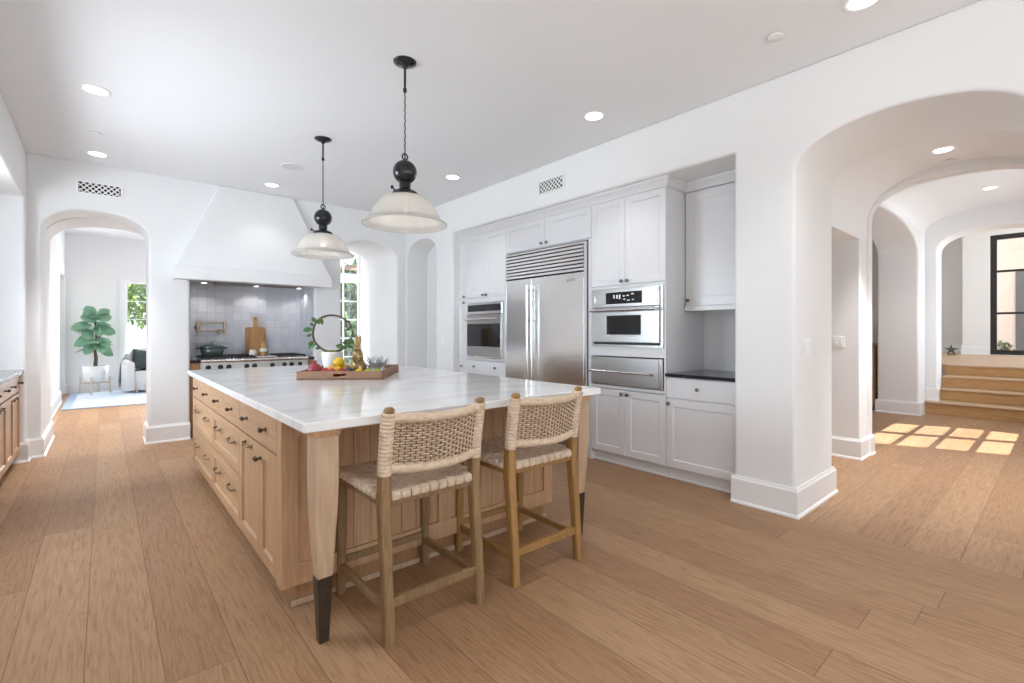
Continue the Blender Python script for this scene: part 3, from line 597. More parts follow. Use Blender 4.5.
# ---------------------------------------------------------------- right wall cabinets
XF = 3.70
c = thing('pantry_cabinet', 'narrow white pull-out pantry cabinet at far end beside the tall single oven', 'cabinet', (XF, 5.440, 0), RW); w = 0.172
obj('body', carcass(MB(), w, 0.60, 0.105, 2.54, (0.69, 0.91, 1.70)), M['cab'], c)
obj('toe_kick', MB().box(0, w, 0.055, 0.075, 0, 0.105), M['cab'], c)
for z0, z1, n, kz in ((1.714, 2.535, 'door', 1.745), (0.925, 1.70, 'door', 1.665), (0.70, 0.915, 'drawer', 0.81), (0.108, 0.69, 'door', 0.65)):
    d = door(c, 0, w, z0, z1, M['cab'], n, fw=0.04); knob(d, w - 0.03 if n == 'door' else w / 2, kz)
c = thing('oven_cabinet', 'tall white cabinet housing the black-fronted single oven left of refrigerator', 'cabinet', (XF, 5.267, 0), RW); w = 0.839
obj('body', carcass(MB(), w, 0.60, 0.105, 2.54, (0.69, 0.905, 1.69)), M['cab'], c)
obj('face_frame', MB().box(0, 0.042, 0.0, 0.021, 0.905, 1.712).box(w - 0.042, w, 0.0, 0.021, 0.905, 1.712).box(0.042, w - 0.042, 0, 0.021, 1.652, 1.712).box(0.042, w - 0.042, 0, 0.021, 0.905, 0.93), M['cab'], c, bevel=0.001)
obj('toe_kick', MB().box(0, w, 0.055, 0.075, 0, 0.105), M['cab'], c)
for x0, x1, kx in ((0, w / 2, w / 2 - 0.035), (w / 2, w, w / 2 + 0.035)):
    d = door(c, x0, x1, 1.714, 2.535, M['cab']); knob(d, kx, 1.745)
    d = door(c, x0, x1, 0.108, 0.69, M['cab']); knob(d, kx, 0.65)
d = door(c, 0, w, 0.70, 0.90, M['cab'], 'drawer', flatp=True); knob(d, 0.20, 0.82); knob(d, 0.64, 0.82)
# oven
def oven_handle(parent, x0, x1, z, r=0.012, out=0.055):
    mb = MB().tube([(x0, -out, z), (x1, -out, z)], r, 12)
    for x in (x0 + 0.03, x1 - 0.03): mb.tube([(x, 0, z), (x, -out, z)], r * 0.75, 10)
    return obj('handle', mb, M['chrome'], parent)
o = thing('wall_oven', 'single wall oven with black window and top control strip, left of refrigerator', 'oven', (XF, 5.267, 0), RW)
obj('body', MB().box(0.06, 0.78, 0.02, 0.56, 0.945, 1.635), M['steel_h'], o)
obj('trim_frame', MB().box(0.044, 0.795, -0.012, 0.0, 0.932, 0.955).box(0.044, 0.06, -0.012, 0.0, 0.955, 1.65).box(0.779, 0.795, -0.012, 0.0, 0.955, 1.65).box(0.06, 0.779, -0.012, 0, 1.632, 1.65), M['steel'], o)
obj('control_panel', MB().box(0.06, 0.779, -0.02, 0.02, 1.50, 1.632), M['steel'], o, bevel=0.003)
obj('display', MB().box(0.075, 0.764, -0.024, -0.02, 1.535, 1.62), M['bglass'], o, bevel=0.001)
dr = obj('door', MB().box(0.06, 0.779, -0.03, 0.02, 0.957, 1.49), M['steel_h'], o, bevel=0.004)
obj('window', MB().box(0.075, 0.764, -0.034, -0.03, 1.085, 1.375), M['bglass'], dr, bevel=0.001)
mb = MB().tube([(0.075, -0.085, 1.435), (0.764, -0.085, 1.435)], 0.014, 12)
for x in (0.14, 0.70): mb.tube([(x, -0.03, 1.435), (x, -0.085, 1.435)], 0.012, 10)
obj('handle', mb, M['chrome'], dr)
# bridge cabinet over the refrigerator and the refrigerator
c = thing('bridge_cabinet', 'low wide white cabinet directly above the refrigerator grille', 'cabinet', (XF, 4.428, 0), RW); w = 1.333
obj('body', carcass(MB(), w, 0.60, 2.205, 2.54), M['cab'], c)
obj('side_panel', MB().box(0, 0.019, 0.0, 0.60, 0.0, 2.20).box(w - 0.04, w, 0, 0.60, 0, 2.205), M['cab'], c)
for x0, x1, kx in ((0, w / 2, w / 2 - 0.04), (w / 2, w, w / 2 + 0.04)):
    d = door(c, x0, x1, 2.215, 2.535, M['cab']); knob(d, kx, 2.255)
f = thing('refrigerator', 'wide stainless side-by-side refrigerator with louvred top grille', 'refrigerator', (XF, 4.405, 0), RW); w = 1.262
obj('cabinet', MB().box(0.004, w - 0.004, 0.03, 0.60, 0.02, 2.19), M['steel_h'], f)
obj('frame', MB().box(0, 0.016, -0.03, 0.03, 0.10, 2.185).box(w - 0.028, w, -0.03, 0.03, 0.10, 2.185).box(0.016, w - 0.028, -0.03, 0.03, 2.165, 2.185), M['steel'], f, bevel=0.002)
mb = MB()
for k in range(7):
    z = 1.895 + k * 0.0385
    mb.prism([(-0.034, z), (-0.034, z + 0.024), (-0.028, z + 0.029), (0.0, z + 0.036), (0.0, z + 0.028), (-0.022, z + 0.020), (-0.022, z), (-0.028, z - 0.003)], 0.018, w - 0.03, 'x')
g = obj('grille', mb, M['steel'], f); obj('grille_back', MB().box(0.016, w - 0.028, 0.004, 0.026, 1.885, 2.165), M['black'], g)
sx = 0.474
for x0, x1, hx in ((0.018, sx - 0.003, sx - 0.028), (sx + 0.003, w - 0.030, sx + 0.045)):
    d = obj('door', MB().box(x0, x1, -0.034, 0.028, 0.14, 1.878), M['steel'], f, bevel=0.004)
    mb = MB().tube([(hx, -0.085, 0.42), (hx, -0.085, 1.80)], 0.013, 12)
    for z in (0.5, 1.40, 1.74): mb.tube([(hx, -0.034, z), (hx, -0.085, z)], 0.010, 10)
    obj('handle', mb, M['chrome'], d)
obj('badge', MB().box(1.01, 1.12, -0.038, -0.034, 1.795, 1.825), M['steel_h'], f, bevel=0.008, seg=3)
obj('toe_grille', MB().box(0.018, w - 0.03, 0.02, 0.03, 0.02, 0.13), M['steel_h'], f)
# tall cabinet with the speed oven and the warming drawer
c = thing('oven_cabinet', 'tall white cabinet housing microwave oven and warming drawer, right of refrigerator', 'cabinet', (XF, 3.095, 0), RW); w = 0.829
obj('body', carcass(MB(), w, 0.655, 0.105, 2.54, (0.73, 1.05, 1.70)), M['cab'], c)
obj('face_frame', MB().box(0, 0.012, 0, 0.021, 0.727, 1.711).box(w - 0.018, w, 0, 0.021, 0.727, 1.711).box(0.012, w - 0.018, 0, 0.021, 1.687, 1.711).box(0.012, w - 0.018, 0, 0.021, 1.04, 1.13).box(0.012, w - 0.018, 0, 0.021, 0.727, 0.757), M['cab'], c, bevel=0.001)
obj('toe_kick', MB().box(0, w, 0.055, 0.075, 0, 0.105), M['cab'], c)
for x0, x1, kx in ((0, w * 0.485, w * 0.485 - 0.032), (w * 0.485, w, w * 0.485 + 0.032)):
    d = door(c, x0, x1, 1.714, 2.535, M['cab']); knob(d, kx, 1.748)
    d = door(c, x0, x1, 0.108, 0.723, M['cab']); knob(d, kx, 0.685)
o = thing('microwave_oven', 'built-in stainless microwave oven with small dark window and chrome handle', 'microwave', (XF, 3.095, 0), RW)
obj('body', MB().box(0.03, 0.79, 0.022, 0.5, 1.145, 1.67), M['steel_h'], o)
obj('trim_frame', MB().box(0.012, 0.04, -0.012, 0.0, 1.13, 1.685).box(0.783, 0.811, -0.012, 0, 1.13, 1.685).box(0.04, 0.783, -0.012, 0, 1.675, 1.685).box(0.04, 0.783, -0.012, 0, 1.13, 1.15), M['steel_h'], o)
cp = obj('control_panel', MB().box(0.04, 0.783, -0.024, 0.02, 1.505, 1.675), M['steel_h'], o, bevel=0.004)
obj('display', MB().box(0.20, 0.605, -0.027, -0.024, 1.535, 1.645), M['bglass'], cp, bevel=0.001)
for (bx, bz, bw, bh) in ((0.29, 1.59, 0.016, 0.03), (0.325, 1.585, 0.016, 0.035), (0.355, 1.58, 0.016, 0.04), (0.40, 1.60, 0.02, 0.012), (0.405, 1.57, 0.02, 0.01), (0.44, 1.605, 0.025, 0.01), (0.49, 1.615, 0.03, 0.012), (0.445, 1.56, 0.03, 0.008), (0.50, 1.565, 0.02, 0.008)):
    obj('button', MB().box(bx, bx + bw, -0.0285, -0.027, bz, bz + bh), M['plastic'], cp)
for sgn, xc in ((1, 0.085), (-1, 0.738)):
    pts = [(xc - sgn * 0.05 + sgn * 0.035 * math.cos(a), -0.026, 1.59 + 0.075 * math.sin(a)) for a in [(-1.1 + 2.2 * i / 12) for i in range(13)]]
    obj('panel_moulding', MB().tube(pts, 0.005, 6), M['chrome'], cp)
dr = obj('door', MB().box(0.04, 0.783, -0.03, 0.02, 1.172, 1.50), M['steel_h'], o, bevel=0.004)
obj('window_frame', MB().box(0.205, 0.215, -0.034, -0.03, 1.235, 1.435).box(0.60, 0.61, -0.034, -0.03, 1.235, 1.435).box(0.215, 0.60, -0.034, -0.03, 1.235, 1.245).box(0.215, 0.60, -0.034, -0.03, 1.425, 1.435), M['chrome'], dr)
obj('window', MB().box(0.215, 0.60, -0.033, -0.03, 1.245, 1.425), M['bglass'], dr)
mb = MB().tube([(0.05, -0.08, 1.475), (0.773, -0.08, 1.475)], 0.0145, 12)
for x in (0.075, 0.748): mb.tube([(x, -0.03, 1.475), (x, -0.08, 1.475)], 0.011, 10)
obj('handle', mb, M['chrome'], dr)
obj('lower_vent', MB().box(0.04, 0.783, -0.012, 0.01, 1.15, 1.17), M['black'], o)
o = thing('warming_drawer', 'stainless warming drawer with long bar handle beneath the microwave oven', 'warming drawer', (XF, 3.095, 0), RW)
obj('body', MB().box(0.03, 0.79, 0.022, 0.5, 0.765, 1.03), M['steel_h'], o)
fr = obj('drawer_front', MB().box(0.016, 0.775, -0.026, 0.02, 0.765, 1.03), M['steel_h'], o, bevel=0.004)
obj('side_trim', MB().box(0.777, 0.806, -0.018, 0.02, 0.765, 1.03), M['steel'], o)
mb = MB().tube([(0.03, -0.07, 0.895), (0.70, -0.07, 0.895)], 0.011, 12)
for x in (0.06, 0.67): mb.tube([(x, -0.026, 0.895), (x, -0.07, 0.895)], 0.009, 10)
obj('handle', mb, M['chrome'], fr)
# base cabinet, its black worktop, the shallow wall cabinet over it
c = thing('base_cabinet', 'white base cabinet with one wide drawer over a single door, next to pillar', 'cabinet', (XF, 2.262, 0), RW); w = 0.642
obj('body', carcass(MB(), w, 0.655, 0.105, 0.885, (0.69,)), M['cab'], c)
obj('toe_kick', MB().box(0, w, 0.055, 0.075, 0, 0.105), M['cab'], c)
d = door(c, 0, w - 0.002, 0.705, 0.88, M['cab'], 'drawer', flatp=True); knob(d, 0.29, 0.795, r=0.016)
d = door(c, 0, w - 0.002, 0.108, 0.695, M['cab']); knob(d, 0.028, 0.655)
wt = obj('worktop', MB().box(3.675, 4.372, 1.622, 2.260, 0.886, 0.914), M['granite'], bevel=0.003)
tag(wt, 'short black stone worktop in the recess beside pillar', 'worktop')
c = thing('wall_cabinet', 'single-door white wall cabinet hung above the short black worktop', 'cabinet', (4.015, 2.262, 0), RW); w = 0.642
obj('body', carcass(MB(), w, 0.352, 1.50, 2.54), M['cab'], c)
d = door(c, 0.004, w - 0.002, 1.505, 2.53, M['cab'], fw=0.075); knob(d, 0.036, 1.555)
obj('light_rail', MB().box(0.0, w, -0.012, 0.012, 1.46, 1.502).box(0, 0.02, 0.012, 0.35, 1.46, 1.5), M['cab'], c, bevel=0.003)
struct('trim_5', MB().box(3.745, 3.757, 1.625, 5.43, 0.0, 0.018), M['trim'])
# ---------------------------------------------------------------- left wall cabinets
LW = PI / 2
for i, (ys, lab) in enumerate(((5.80, 'pale oak base cabinet under the grey worktop, against the end wall of recess'), (4.98, 'pale oak base cabinet in the left recess, second from its end wall'), (4.16, 'pale oak base cabinet in the left recess, third from its end wall'))):
    c = thing('base_cabinet', lab, 'cabinet', (-0.62, ys, 0), LW, 'base cabinets in the left recess'); w = 0.82
    obj('body', carcass(MB(), w, 0.60, 0.10, 0.868, (0.68,)), M['oak'], c)
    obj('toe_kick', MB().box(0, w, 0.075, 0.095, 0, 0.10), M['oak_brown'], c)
    d = door(c, 0, w, 0.70, 0.862, M['oak_h'], 'drawer', flatp=True); tknob(d, 0.23, 0.785); tknob(d, 0.69, 0.785)
    for x0, x1, kx in ((0, w / 2, w / 2 - 0.05), (w / 2, w, w / 2 + 0.06)):
        d = door(c, x0, x1, 0.105, 0.69, M['oak'], fw=0.055, rec=0.012)
        pull(d, kx + (0.06 if kx > w / 2 else -0.05), 0.655, 0.10)
wt = obj('worktop', MB().box(-1.235, -0.59, 4.16, 6.615, 0.87, 0.905), M['soapstone'], bevel=0.003)
tag(wt, 'long grey stone worktop along the left recess', 'worktop')
# ---------------------------------------------------------------- range, its side cabinets, the hood
for x0, x1, lab in ((0.780, 0.884, 'slim brown oak filler cabinet at the left side of the range'), (2.143, 2.222, 'slim brown oak filler cabinet at the right side of the range')):
    c = thing('filler_cabinet', lab, 'cabinet', (x0, 6.83, 0)); w = x1 - x0
    obj('body', MB().box(0, w, 0.02, 0.59, 0.0, 0.90), M['oak_brown'], c)
    obj('front_panel', MB().box(0.002, w - 0.002, 0, 0.02, 0.1, 0.89), M['oak_brown'], c, bevel=0.002)
    obj('stone_top', MB().box(-0.001, w, -0.012, 0.59, 0.90, 0.928), M['granite'], c, bevel=0.002)
r = thing('range', 'wide stainless range with black knobs set in the tiled alcove', 'range', (0.887, 6.82, 0)); w = 1.252
obj('body', MB().box(0, w, 0.03, 0.60, 0.12, 0.885), M['steel_h'], r)
obj('cooktop', MB().box(0, w, 0.02, 0.60, 0.885, 0.935), M['steel'], r, bevel=0.004)
obj('bullnose', MB().tube([(0, 0.012, 0.912), (w, 0.012, 0.912)], 0.022, 14), M['steel'], r)
cp = obj('control_panel', MB().prism([(0.0, 0.75), (0.03, 0.74), (0.03, 0.89), (0.018, 0.895)], 0, w, 'x'), M['steel_h'], r)
for k, x in enumerate((0.08, 0.21, 0.30, 0.50, 0.59, 0.80, 0.95, 1.04, 1.15)):
    X = Matrix.Translation((x, 0.012, 0.835)) @ Matrix.Rotation(PI / 2, 4, 'X')
    obj('knob', MB().lathe([(0.03, 0), (0.03, 0.008), (0.024, 0.010), (0.021, 0.035), (0.015, 0.037)], 16, X=X), M['black'], r)
for x0, x1 in ((0.01, 0.80), (0.815, w - 0.01)):
    d = obj('oven_door', MB().box(x0, x1, 0.0, 0.03, 0.17, 0.735), M['steel'], r, bevel=0.004)
    mb = MB().tube([(x0 + 0.03, -0.05, 0.685), (x1 - 0.03, -0.05, 0.685)], 0.014, 12)
    for x in (x0 + 0.07, x1 - 0.07): mb.tube([(x, 0, 0.685), (x, -0.05, 0.685)], 0.011, 8)
    obj('handle', mb, M['chrome'], d)
    obj('window', MB().box(x0 + 0.15, x1 - 0.15, -0.003, 0.0, 0.32, 0.56), M['bglass'], d)
for x in (0.05, w - 0.05): obj('leg', MB().lathe([(0.02, 0), (0.022, 0.01), (0.018, 0.12)], 12, (x, 0.1, 0)), M['steel_h'], r)
for x0, x1 in ((0.03, 0.42), (0.435, 0.60), (0.90, 1.225)):
    mb = MB()
    for x in (x0, (x0 + x1) / 2, x1): mb.box(x - 0.007, x + 0.007, 0.05, 0.54, 0.945, 0.965)
    for y in (0.05, 0.17, 0.30, 0.42, 0.53): mb.box(x0, x1, y, y + 0.014, 0.95, 0.968)
    for x in (x0, x1):
        for y in (0.06, 0.52): mb.box(x - 0.008, x + 0.008, y, y + 0.016, 0.935, 0.95)
    obj('grate', mb, M['black'], r)
obj('griddle', MB().box(0.63, 0.87, 0.06, 0.52, 0.935, 0.955), M['steel'], r, bevel=0.006)
h = thing('range_hood', 'white plaster range hood sloping up to the ceiling above the tiled alcove', 'range hood', (1.5, 6.8, 1.885))
def RR(hw, yf, z): return [(-hw, yf, z), (hw, yf, z), (hw, 0.0, z), (-hw, 0.0, z)]
rings = []
for i in range(13):
    t = i / 12; hw = 0.875 + (0.43 - 0.875) * (t ** 1.0); rings.append(RR(hw, -0.165 + 0.125 * t ** 0.8, 0.155 + t * 1.028))
obj('hood_body', MB().loft(rings, True, True, False), M['wall'], h, weld=True, bevel=0.012, seg=3, angle=60)
obj('hood_lip', MB().box(-0.895, 0.895, -0.18, -0.001, 0.0, 0.155), M['wall'], h, bevel=0.006)
obj('filter_insert', MB().box(-0.46, 0.62, 0.10, 0.50, 0.018, 0.044), M['steel_h'], h)
obj('filter', MB().box(-0.43, 0.06, 0.12, 0.46, 0.008, 0.018).box(0.10, 0.59, 0.12, 0.46, 0.008, 0.018), M['bronze'], h)
for x in (-0.53, 0.08, 0.62):
    ln = obj('hood_lamp', MB().lathe([(0.028, 0), (0.03, 0.006), (0.02, 0.008)], 14, (x, 0.42 if abs(x) < 0.5 else 0.36, 0.004)), M['lens'], h)
    light('hood_lamp_light', 'SPOT', (x, 0.43 if abs(x) < 0.5 else 0.36, -0.02), 3.5, (1, 0.97, 0.95), 0.02, direction=(0, 0.12, -1), parent=h, spot=2.2)
# pot filler
p = thing('pot_filler', 'brass folding pot filler tap fixed to the tiled wall', 'tap', (0.93, 7.43, 1.33))
X = Matrix.Rotation(PI / 2, 4, 'X')
obj('wall_flange', MB().lathe([(0.034, 0), (0.034, 0.008), (0.016, 0.014), (0.016, 0.05)], 16, X=X), M['champagne'], p)
obj('valve', MB().lathe([(0.015, -0.045), (0.018, -0.03), (0.018, 0.09), (0.015, 0.1)], 12, (0, -0.06, -0.02)), M['champagne'], p)
obj('arm', MB().tube([(0, -0.06, 0.06), (0.30, -0.06, 0.06)], 0.009, 8), M['champagne'], p)
obj('arm', MB().tube([(0.0, -0.06, -0.04), (0.24, -0.06, -0.04)], 0.010, 8), M['champagne'], p)
obj('joint', MB().lathe([(0.013, -0.05), (0.015, -0.04), (0.015, 0.09), (0.012, 0.1)], 12, (0.30, -0.06, -0.025)).tube([(0.24, -0.06, -0.04), (0.30, -0.06, -0.04)], 0.010, 8), M['champagne'], p)
obj('spout', MB().tube([(0.235, -0.06, -0.03), (0.235, -0.085, -0.045), (0.235, -0.09, -0.10)], [0.013, 0.013, 0.011], 10), M['champagne'], p)
obj('handle', MB().tube([(0.02, -0.06, 0.03), (0.075, -0.085, 0.035)], 0.005, 6).tube([(0.235, -0.09, -0.07), (0.29, -0.10, -0.075)], 0.005, 6), M['champagne'], p)
# dutch oven
d = thing('dutch_oven', 'dark green enamel casserole pot with lid on left of the range', 'pot', (1.035, 7.02, 0.968)); d.scale = (0.88, 0.88, 1.12)
obj('pot', MB().lathe([(0.10, 0), (0.125, 0.008), (0.14, 0.04), (0.146, 0.095), (0.142, 0.095)], 32), M['enamel'], d)
ld = obj('lid', MB().lathe([(0.149, 0.095), (0.149, 0.104), (0.135, 0.116), (0.09, 0.128), (0.03, 0.134), (0.01, 0.135)], 32), M['enamel'], d)
obj('knob', MB().lathe([(0.008, 0.134), (0.008, 0.146), (0.02, 0.152), (0.02, 0.16), (0.008, 0.164)], 14), M['pewter'], ld)
for s in (-1, 1):
    obj('handle', MB().tube([(s * 0.138, -0.04, 0.088), (s * 0.175, -0.035, 0.09), (s * 0.185, 0, 0.09), (s * 0.175, 0.035, 0.09), (s * 0.138, 0.04, 0.088)], 0.008, 8), M['enamel'], d)
# cutting boards leaning on the tiles
def roundrect(w, h, r, x0=0.0, z0=0.0, n=6):
    P = []
    for cx, cz, a0 in ((w / 2 - r, r, -90), (w / 2 - r, h - r, 0), (-w / 2 + r, h - r, 90), (-w / 2 + r, r, 180)):
        for i in range(n + 1):
            a = math.radians(a0 + 90 * i / n); P.append((x0 + cx + r * math.cos(a), z0 + cz + r * math.sin(a)))
    return P
b = thing('cutting_board', 'large rectangular wooden cutting board leaning on tiles behind the paddle board', 'cutting board', (1.612, 7.355, 0.941)); b.rotation_euler = (-0.12, 0, 0)
obj('board', MB().prism(roundrect(0.25, 0.40, 0.03), 0, 0.02), M['board'], b, bevel=0.003)
b = thing('cutting_board', 'smaller wooden paddle board with long handle, leaning in front of large board', 'cutting board', (1.60, 7.30, 0.941)); b.rotation_euler = (-0.12, 0, 0)
poly = roundrect(0.15, 0.37, 0.03)
q = [(0.075, 0.03), (0.075, 0.34), (0.05, 0.38), (0.026, 0.41), (0.022, 0.46), (0.026, 0.51), (0.014, 0.545), (-0.014, 0.545), (-0.026, 0.51), (-0.022, 0.46), (-0.026, 0.41), (-0.05, 0.38), (-0.075, 0.34), (-0.075, 0.03), (-0.06, 0.0), (0.06, 0.0)]
obj('board', MB().prism(q, 0, 0.018), M['board'], b, bevel=0.003)
obj('hanging_hole', MB().lathe([(0.007, -0.001), (0.007, 0.001)], 12, X=Matrix.Translation((0, 0, 0.515)) @ Matrix.Rotation(PI / 2, 4, 'X')), M['black'], b)
b = thing('oil_bottle', 'small amber bottle with pale label standing before the cutting boards', 'bottle', (1.635, 7.06, 0.956))
obj('bottle', MB().lathe([(0.04, 0), (0.045, 0.01), (0.045, 0.10), (0.038, 0.135), (0.017, 0.165), (0.014, 0.20), (0.017, 0.203)], 20), M['bottle'], b)
obj('cap', MB().lathe([(0.018, 0.203), (0.018, 0.225), (0.014, 0.228)], 14), M['board'], b)
obj('label', MB().lathe([(0.0456, 0.05), (0.0456, 0.095)], 20, cap=False), M['wax'], b)
j = thing('salt_jar', 'squat white jar on the range in front of the cutting boards', 'jar', (1.515, 7.10, 0.957))
obj('jar', MB().lathe([(0.04, 0), (0.046, 0.008), (0.046, 0.06), (0.038, 0.068)], 20), M['wax'], j)
obj('lid', MB().lathe([(0.042, 0.068), (0.042, 0.08), (0.03, 0.086), (0.008, 0.09)], 20), M['champagne'], j)
j = thing('spoon_rest', 'tiny white dish on the black top left of the range', 'dish', (0.845, 7.0, 0.928))
obj('dish', MB().lathe([(0.018, 0), (0.024, 0.004), (0.034, 0.022), (0.032, 0.022), (0.02, 0.008)], 18), M['ceramic'], j)
# ---------------------------------------------------------------- island
IX0, IX1, IY0, IY1 = 0.605, 2.335, 2.32, 5.10
isl = thing('kitchen_island', 'large pale oak island with drawers and doors down its side and tapered corner legs', 'kitchen island', (IX0, IY1, 0), RW)
# local frame: x runs from the far end (0) to the seating end (L), front faces -X
Li = IY1 - IY0; D = IX1 - IX0
obj('body', MB().box(0, Li, 0.021, D - 0.021, 0.105, 0.868), M['oak'], isl, bevel=0.002)
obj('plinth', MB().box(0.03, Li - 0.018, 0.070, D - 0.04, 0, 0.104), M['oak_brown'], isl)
obj('shoe_moulding', MB().box(Li - 0.018, Li - 0.003, 0.05, D - 0.03, 0, 0.028), M['leg_light'], isl, bevel=0.004)
cols = [(0.037, 1.015), (1.015, 1.932), (1.932, 2.723)]
for a, b in ((0, 0.037), (2.723, Li)): obj('corner_stile', MB().box(a, b, 0, 0.021, 0.105, 0.868), M['oak'], isl, bevel=0.002)
for i, (x0, x1) in enumerate(cols):
    w = x1 - x0
    d = door(isl, x0, x1, 0.70, 0.866, M['oak_h'], 'drawer', flatp=True)
    tknob(d, x0 + w * 0.25, 0.79); tknob(d, x0 + w * 0.76, 0.79)
    if i < 2:
        for z0, z1, zz in ((0.425, 0.695, 0.60), (0.115, 0.42, 0.31)):
            d = door(isl, x0, x1, z0, z1, M['oak_h'], 'drawer', fw=0.055, rec=0.012)
            pull(d, x0 + w * 0.27, zz, 0.15); pull(d, x0 + w * 0.78, zz, 0.15)
    else:
        s = x0 + w * 0.60
        d = door(isl, x0, s, 0.115, 0.695, M['oak'], fw=0.06, rec=0.012); pull(d, (x0 + s) / 2, 0.655, 0.15)
        d = door(isl, s, x1, 0.115, 0.695, M['oak'], fw=0.06, rec=0.012); tknob(d, s + 0.03, 0.63, 0.03)
# seating face: framed panels of boards (facing the stools)
def seatbox(mb, y0, y1, z0, z1, p0, p1): return mb.box(Li + p0, Li + p1, y0, y1, z0, z1)
mb = MB(); seatbox(mb, 0.0, 0.075, 0.105, 0.868, 0, 0.02); seatbox(mb, D - 0.075, D, 0.105, 0.868, 0, 0.02); seatbox(mb, D / 2 - 0.04, D / 2 + 0.04, 0.20, 0.79, 0, 0.02)
seatbox(mb, 0.075, D - 0.075, 0.105, 0.20, 0, 0.02); seatbox(mb, 0.075, D - 0.075, 0.79, 0.868, 0, 0.02)
obj('panel_frame', mb, M['oak'], isl, bevel=0.002)
mb = MB(); nb = 18; wb = (D - 0.15) / nb
for k in range(nb): seatbox(mb, 0.075 + wb * k + 0.001, 0.075 + wb * (k + 1) - 0.001, 0.20, 0.79, -0.002, 0.007)
obj('board_panel', mb, M['oak'], isl, bevel=0.003)
# far side (facing the refrigerator)
for k in range(3):
    X = Matrix.Translation((Li - 0.02 - k * 0.92, D, 0)) @ Matrix.Rotation(PI, 4, 'Z')
    q = MB(); shaker(q, 0, 0.90, 0.115, 0.866, fw=0.07, rec=0.01); obj('side_panel', MB().add(q.v, q.f, False, X), M['oak'], isl, weld=True)
for cx, cy in ((Li + 0.325, 0.079), (Li + 0.325, D - 0.079)):
    sq = lambda h, z: [(cx - h, cy - h, z), (cx + h, cy - h, z), (cx + h, cy + h, z), (cx - h, cy + h, z)]
    lg = obj('leg', MB().loft([sq(h, z) for z, h in ((0.27, 0.0295), (0.40, 0.0375), (0.52, 0.0445), (0.60, 0.0475), (0.66, 0.0485), (0.845, 0.0485))], True, True, False), M['leg_light'], isl, bevel=0.003)
    obj('bronze_foot', MB().loft([sq(h, z) for z, h in ((0.0, 0.0195), (0.27, 0.031))], True, True, False), M['sleeve'], lg, bevel=0.002)
    obj('leg_cap', MB().loft([sq(h, z) for z, h in ((0.845, 0.0495), (0.852, 0.052), (0.866, 0.056), (0.879, 0.056))], True, True, False), M['oak'], lg)
obj('apron', MB().box(Li + 0.25, Li + 0.29, 0.15, D - 0.15, 0.85, 0.879).box(Li + 0.0, Li + 0.25, 0.15, D - 0.15, 0.869, 0.879), M['oak'], isl)
wt = obj('worktop', MB().box(0.578, 2.362, 1.900, 5.235, 0.880, 0.920), M['marble'], bevel=0.006, seg=3)
tag(wt, 'big white veined marble slab on top of the oak island', 'worktop')
# ---------------------------------------------------------------- counter stools
def sec(cx, cy, z, a, b, r=0.009):
    out = []
    for sx, sy, a0 in ((1, -1, -90), (1, 1, 0), (-1, 1, 90), (-1, -1, 180)):
        for k in range(4):
            t = math.radians(a0 + 30 * k); out.append((cx + sx * (a - r) + r * math.cos(t), cy + sy * (b - r) + r * math.sin(t), z))
    return out
def bez(pts, n):  # smooth interpolation through control rows
    out = []
    for i in range(n + 1):
        t = i / n * (len(pts) - 1); k = min(int(t), len(pts) - 2); f = t - k; p0, p1, p2, p3 = (pts[max(0, min(len(pts) - 1, k + q))] for q in (-1, 0, 1, 2))
        out.append(tuple(0.5 * ((2 * p1[j]) + (p2[j] - p0[j]) * f + (2 * p0[j] - 5 * p1[j] + 4 * p2[j] - p3[j]) * f * f + (3 * p1[j] - p0[j] - 3 * p2[j] + p3[j]) * f ** 3) for j in range(len(p1))))
    return out
HX = 0.229
POST = bez([(0.0, -0.255, 0.021, 0.021), (0.25, -0.235, 0.0215, 0.024), (0.50, -0.212, 0.024, 0.027), (0.60, -0.208, 0.0235, 0.027), (0.72, -0.215, 0.021, 0.023), (0.86, -0.237, 0.020, 0.020), (0.962, -0.258, 0.0185, 0.0185)], 40)
def post_y(z):
    for a, b in zip(POST, POST[1:]):
        if a[0] <= z <= b[0]: return a[1] + (b[1] - a[1]) * (z - a[0]) / (b[0] - a[0])
    return POST[-1][1]
def bow(x): return -0.055 * (1 - (x / HX) ** 2)
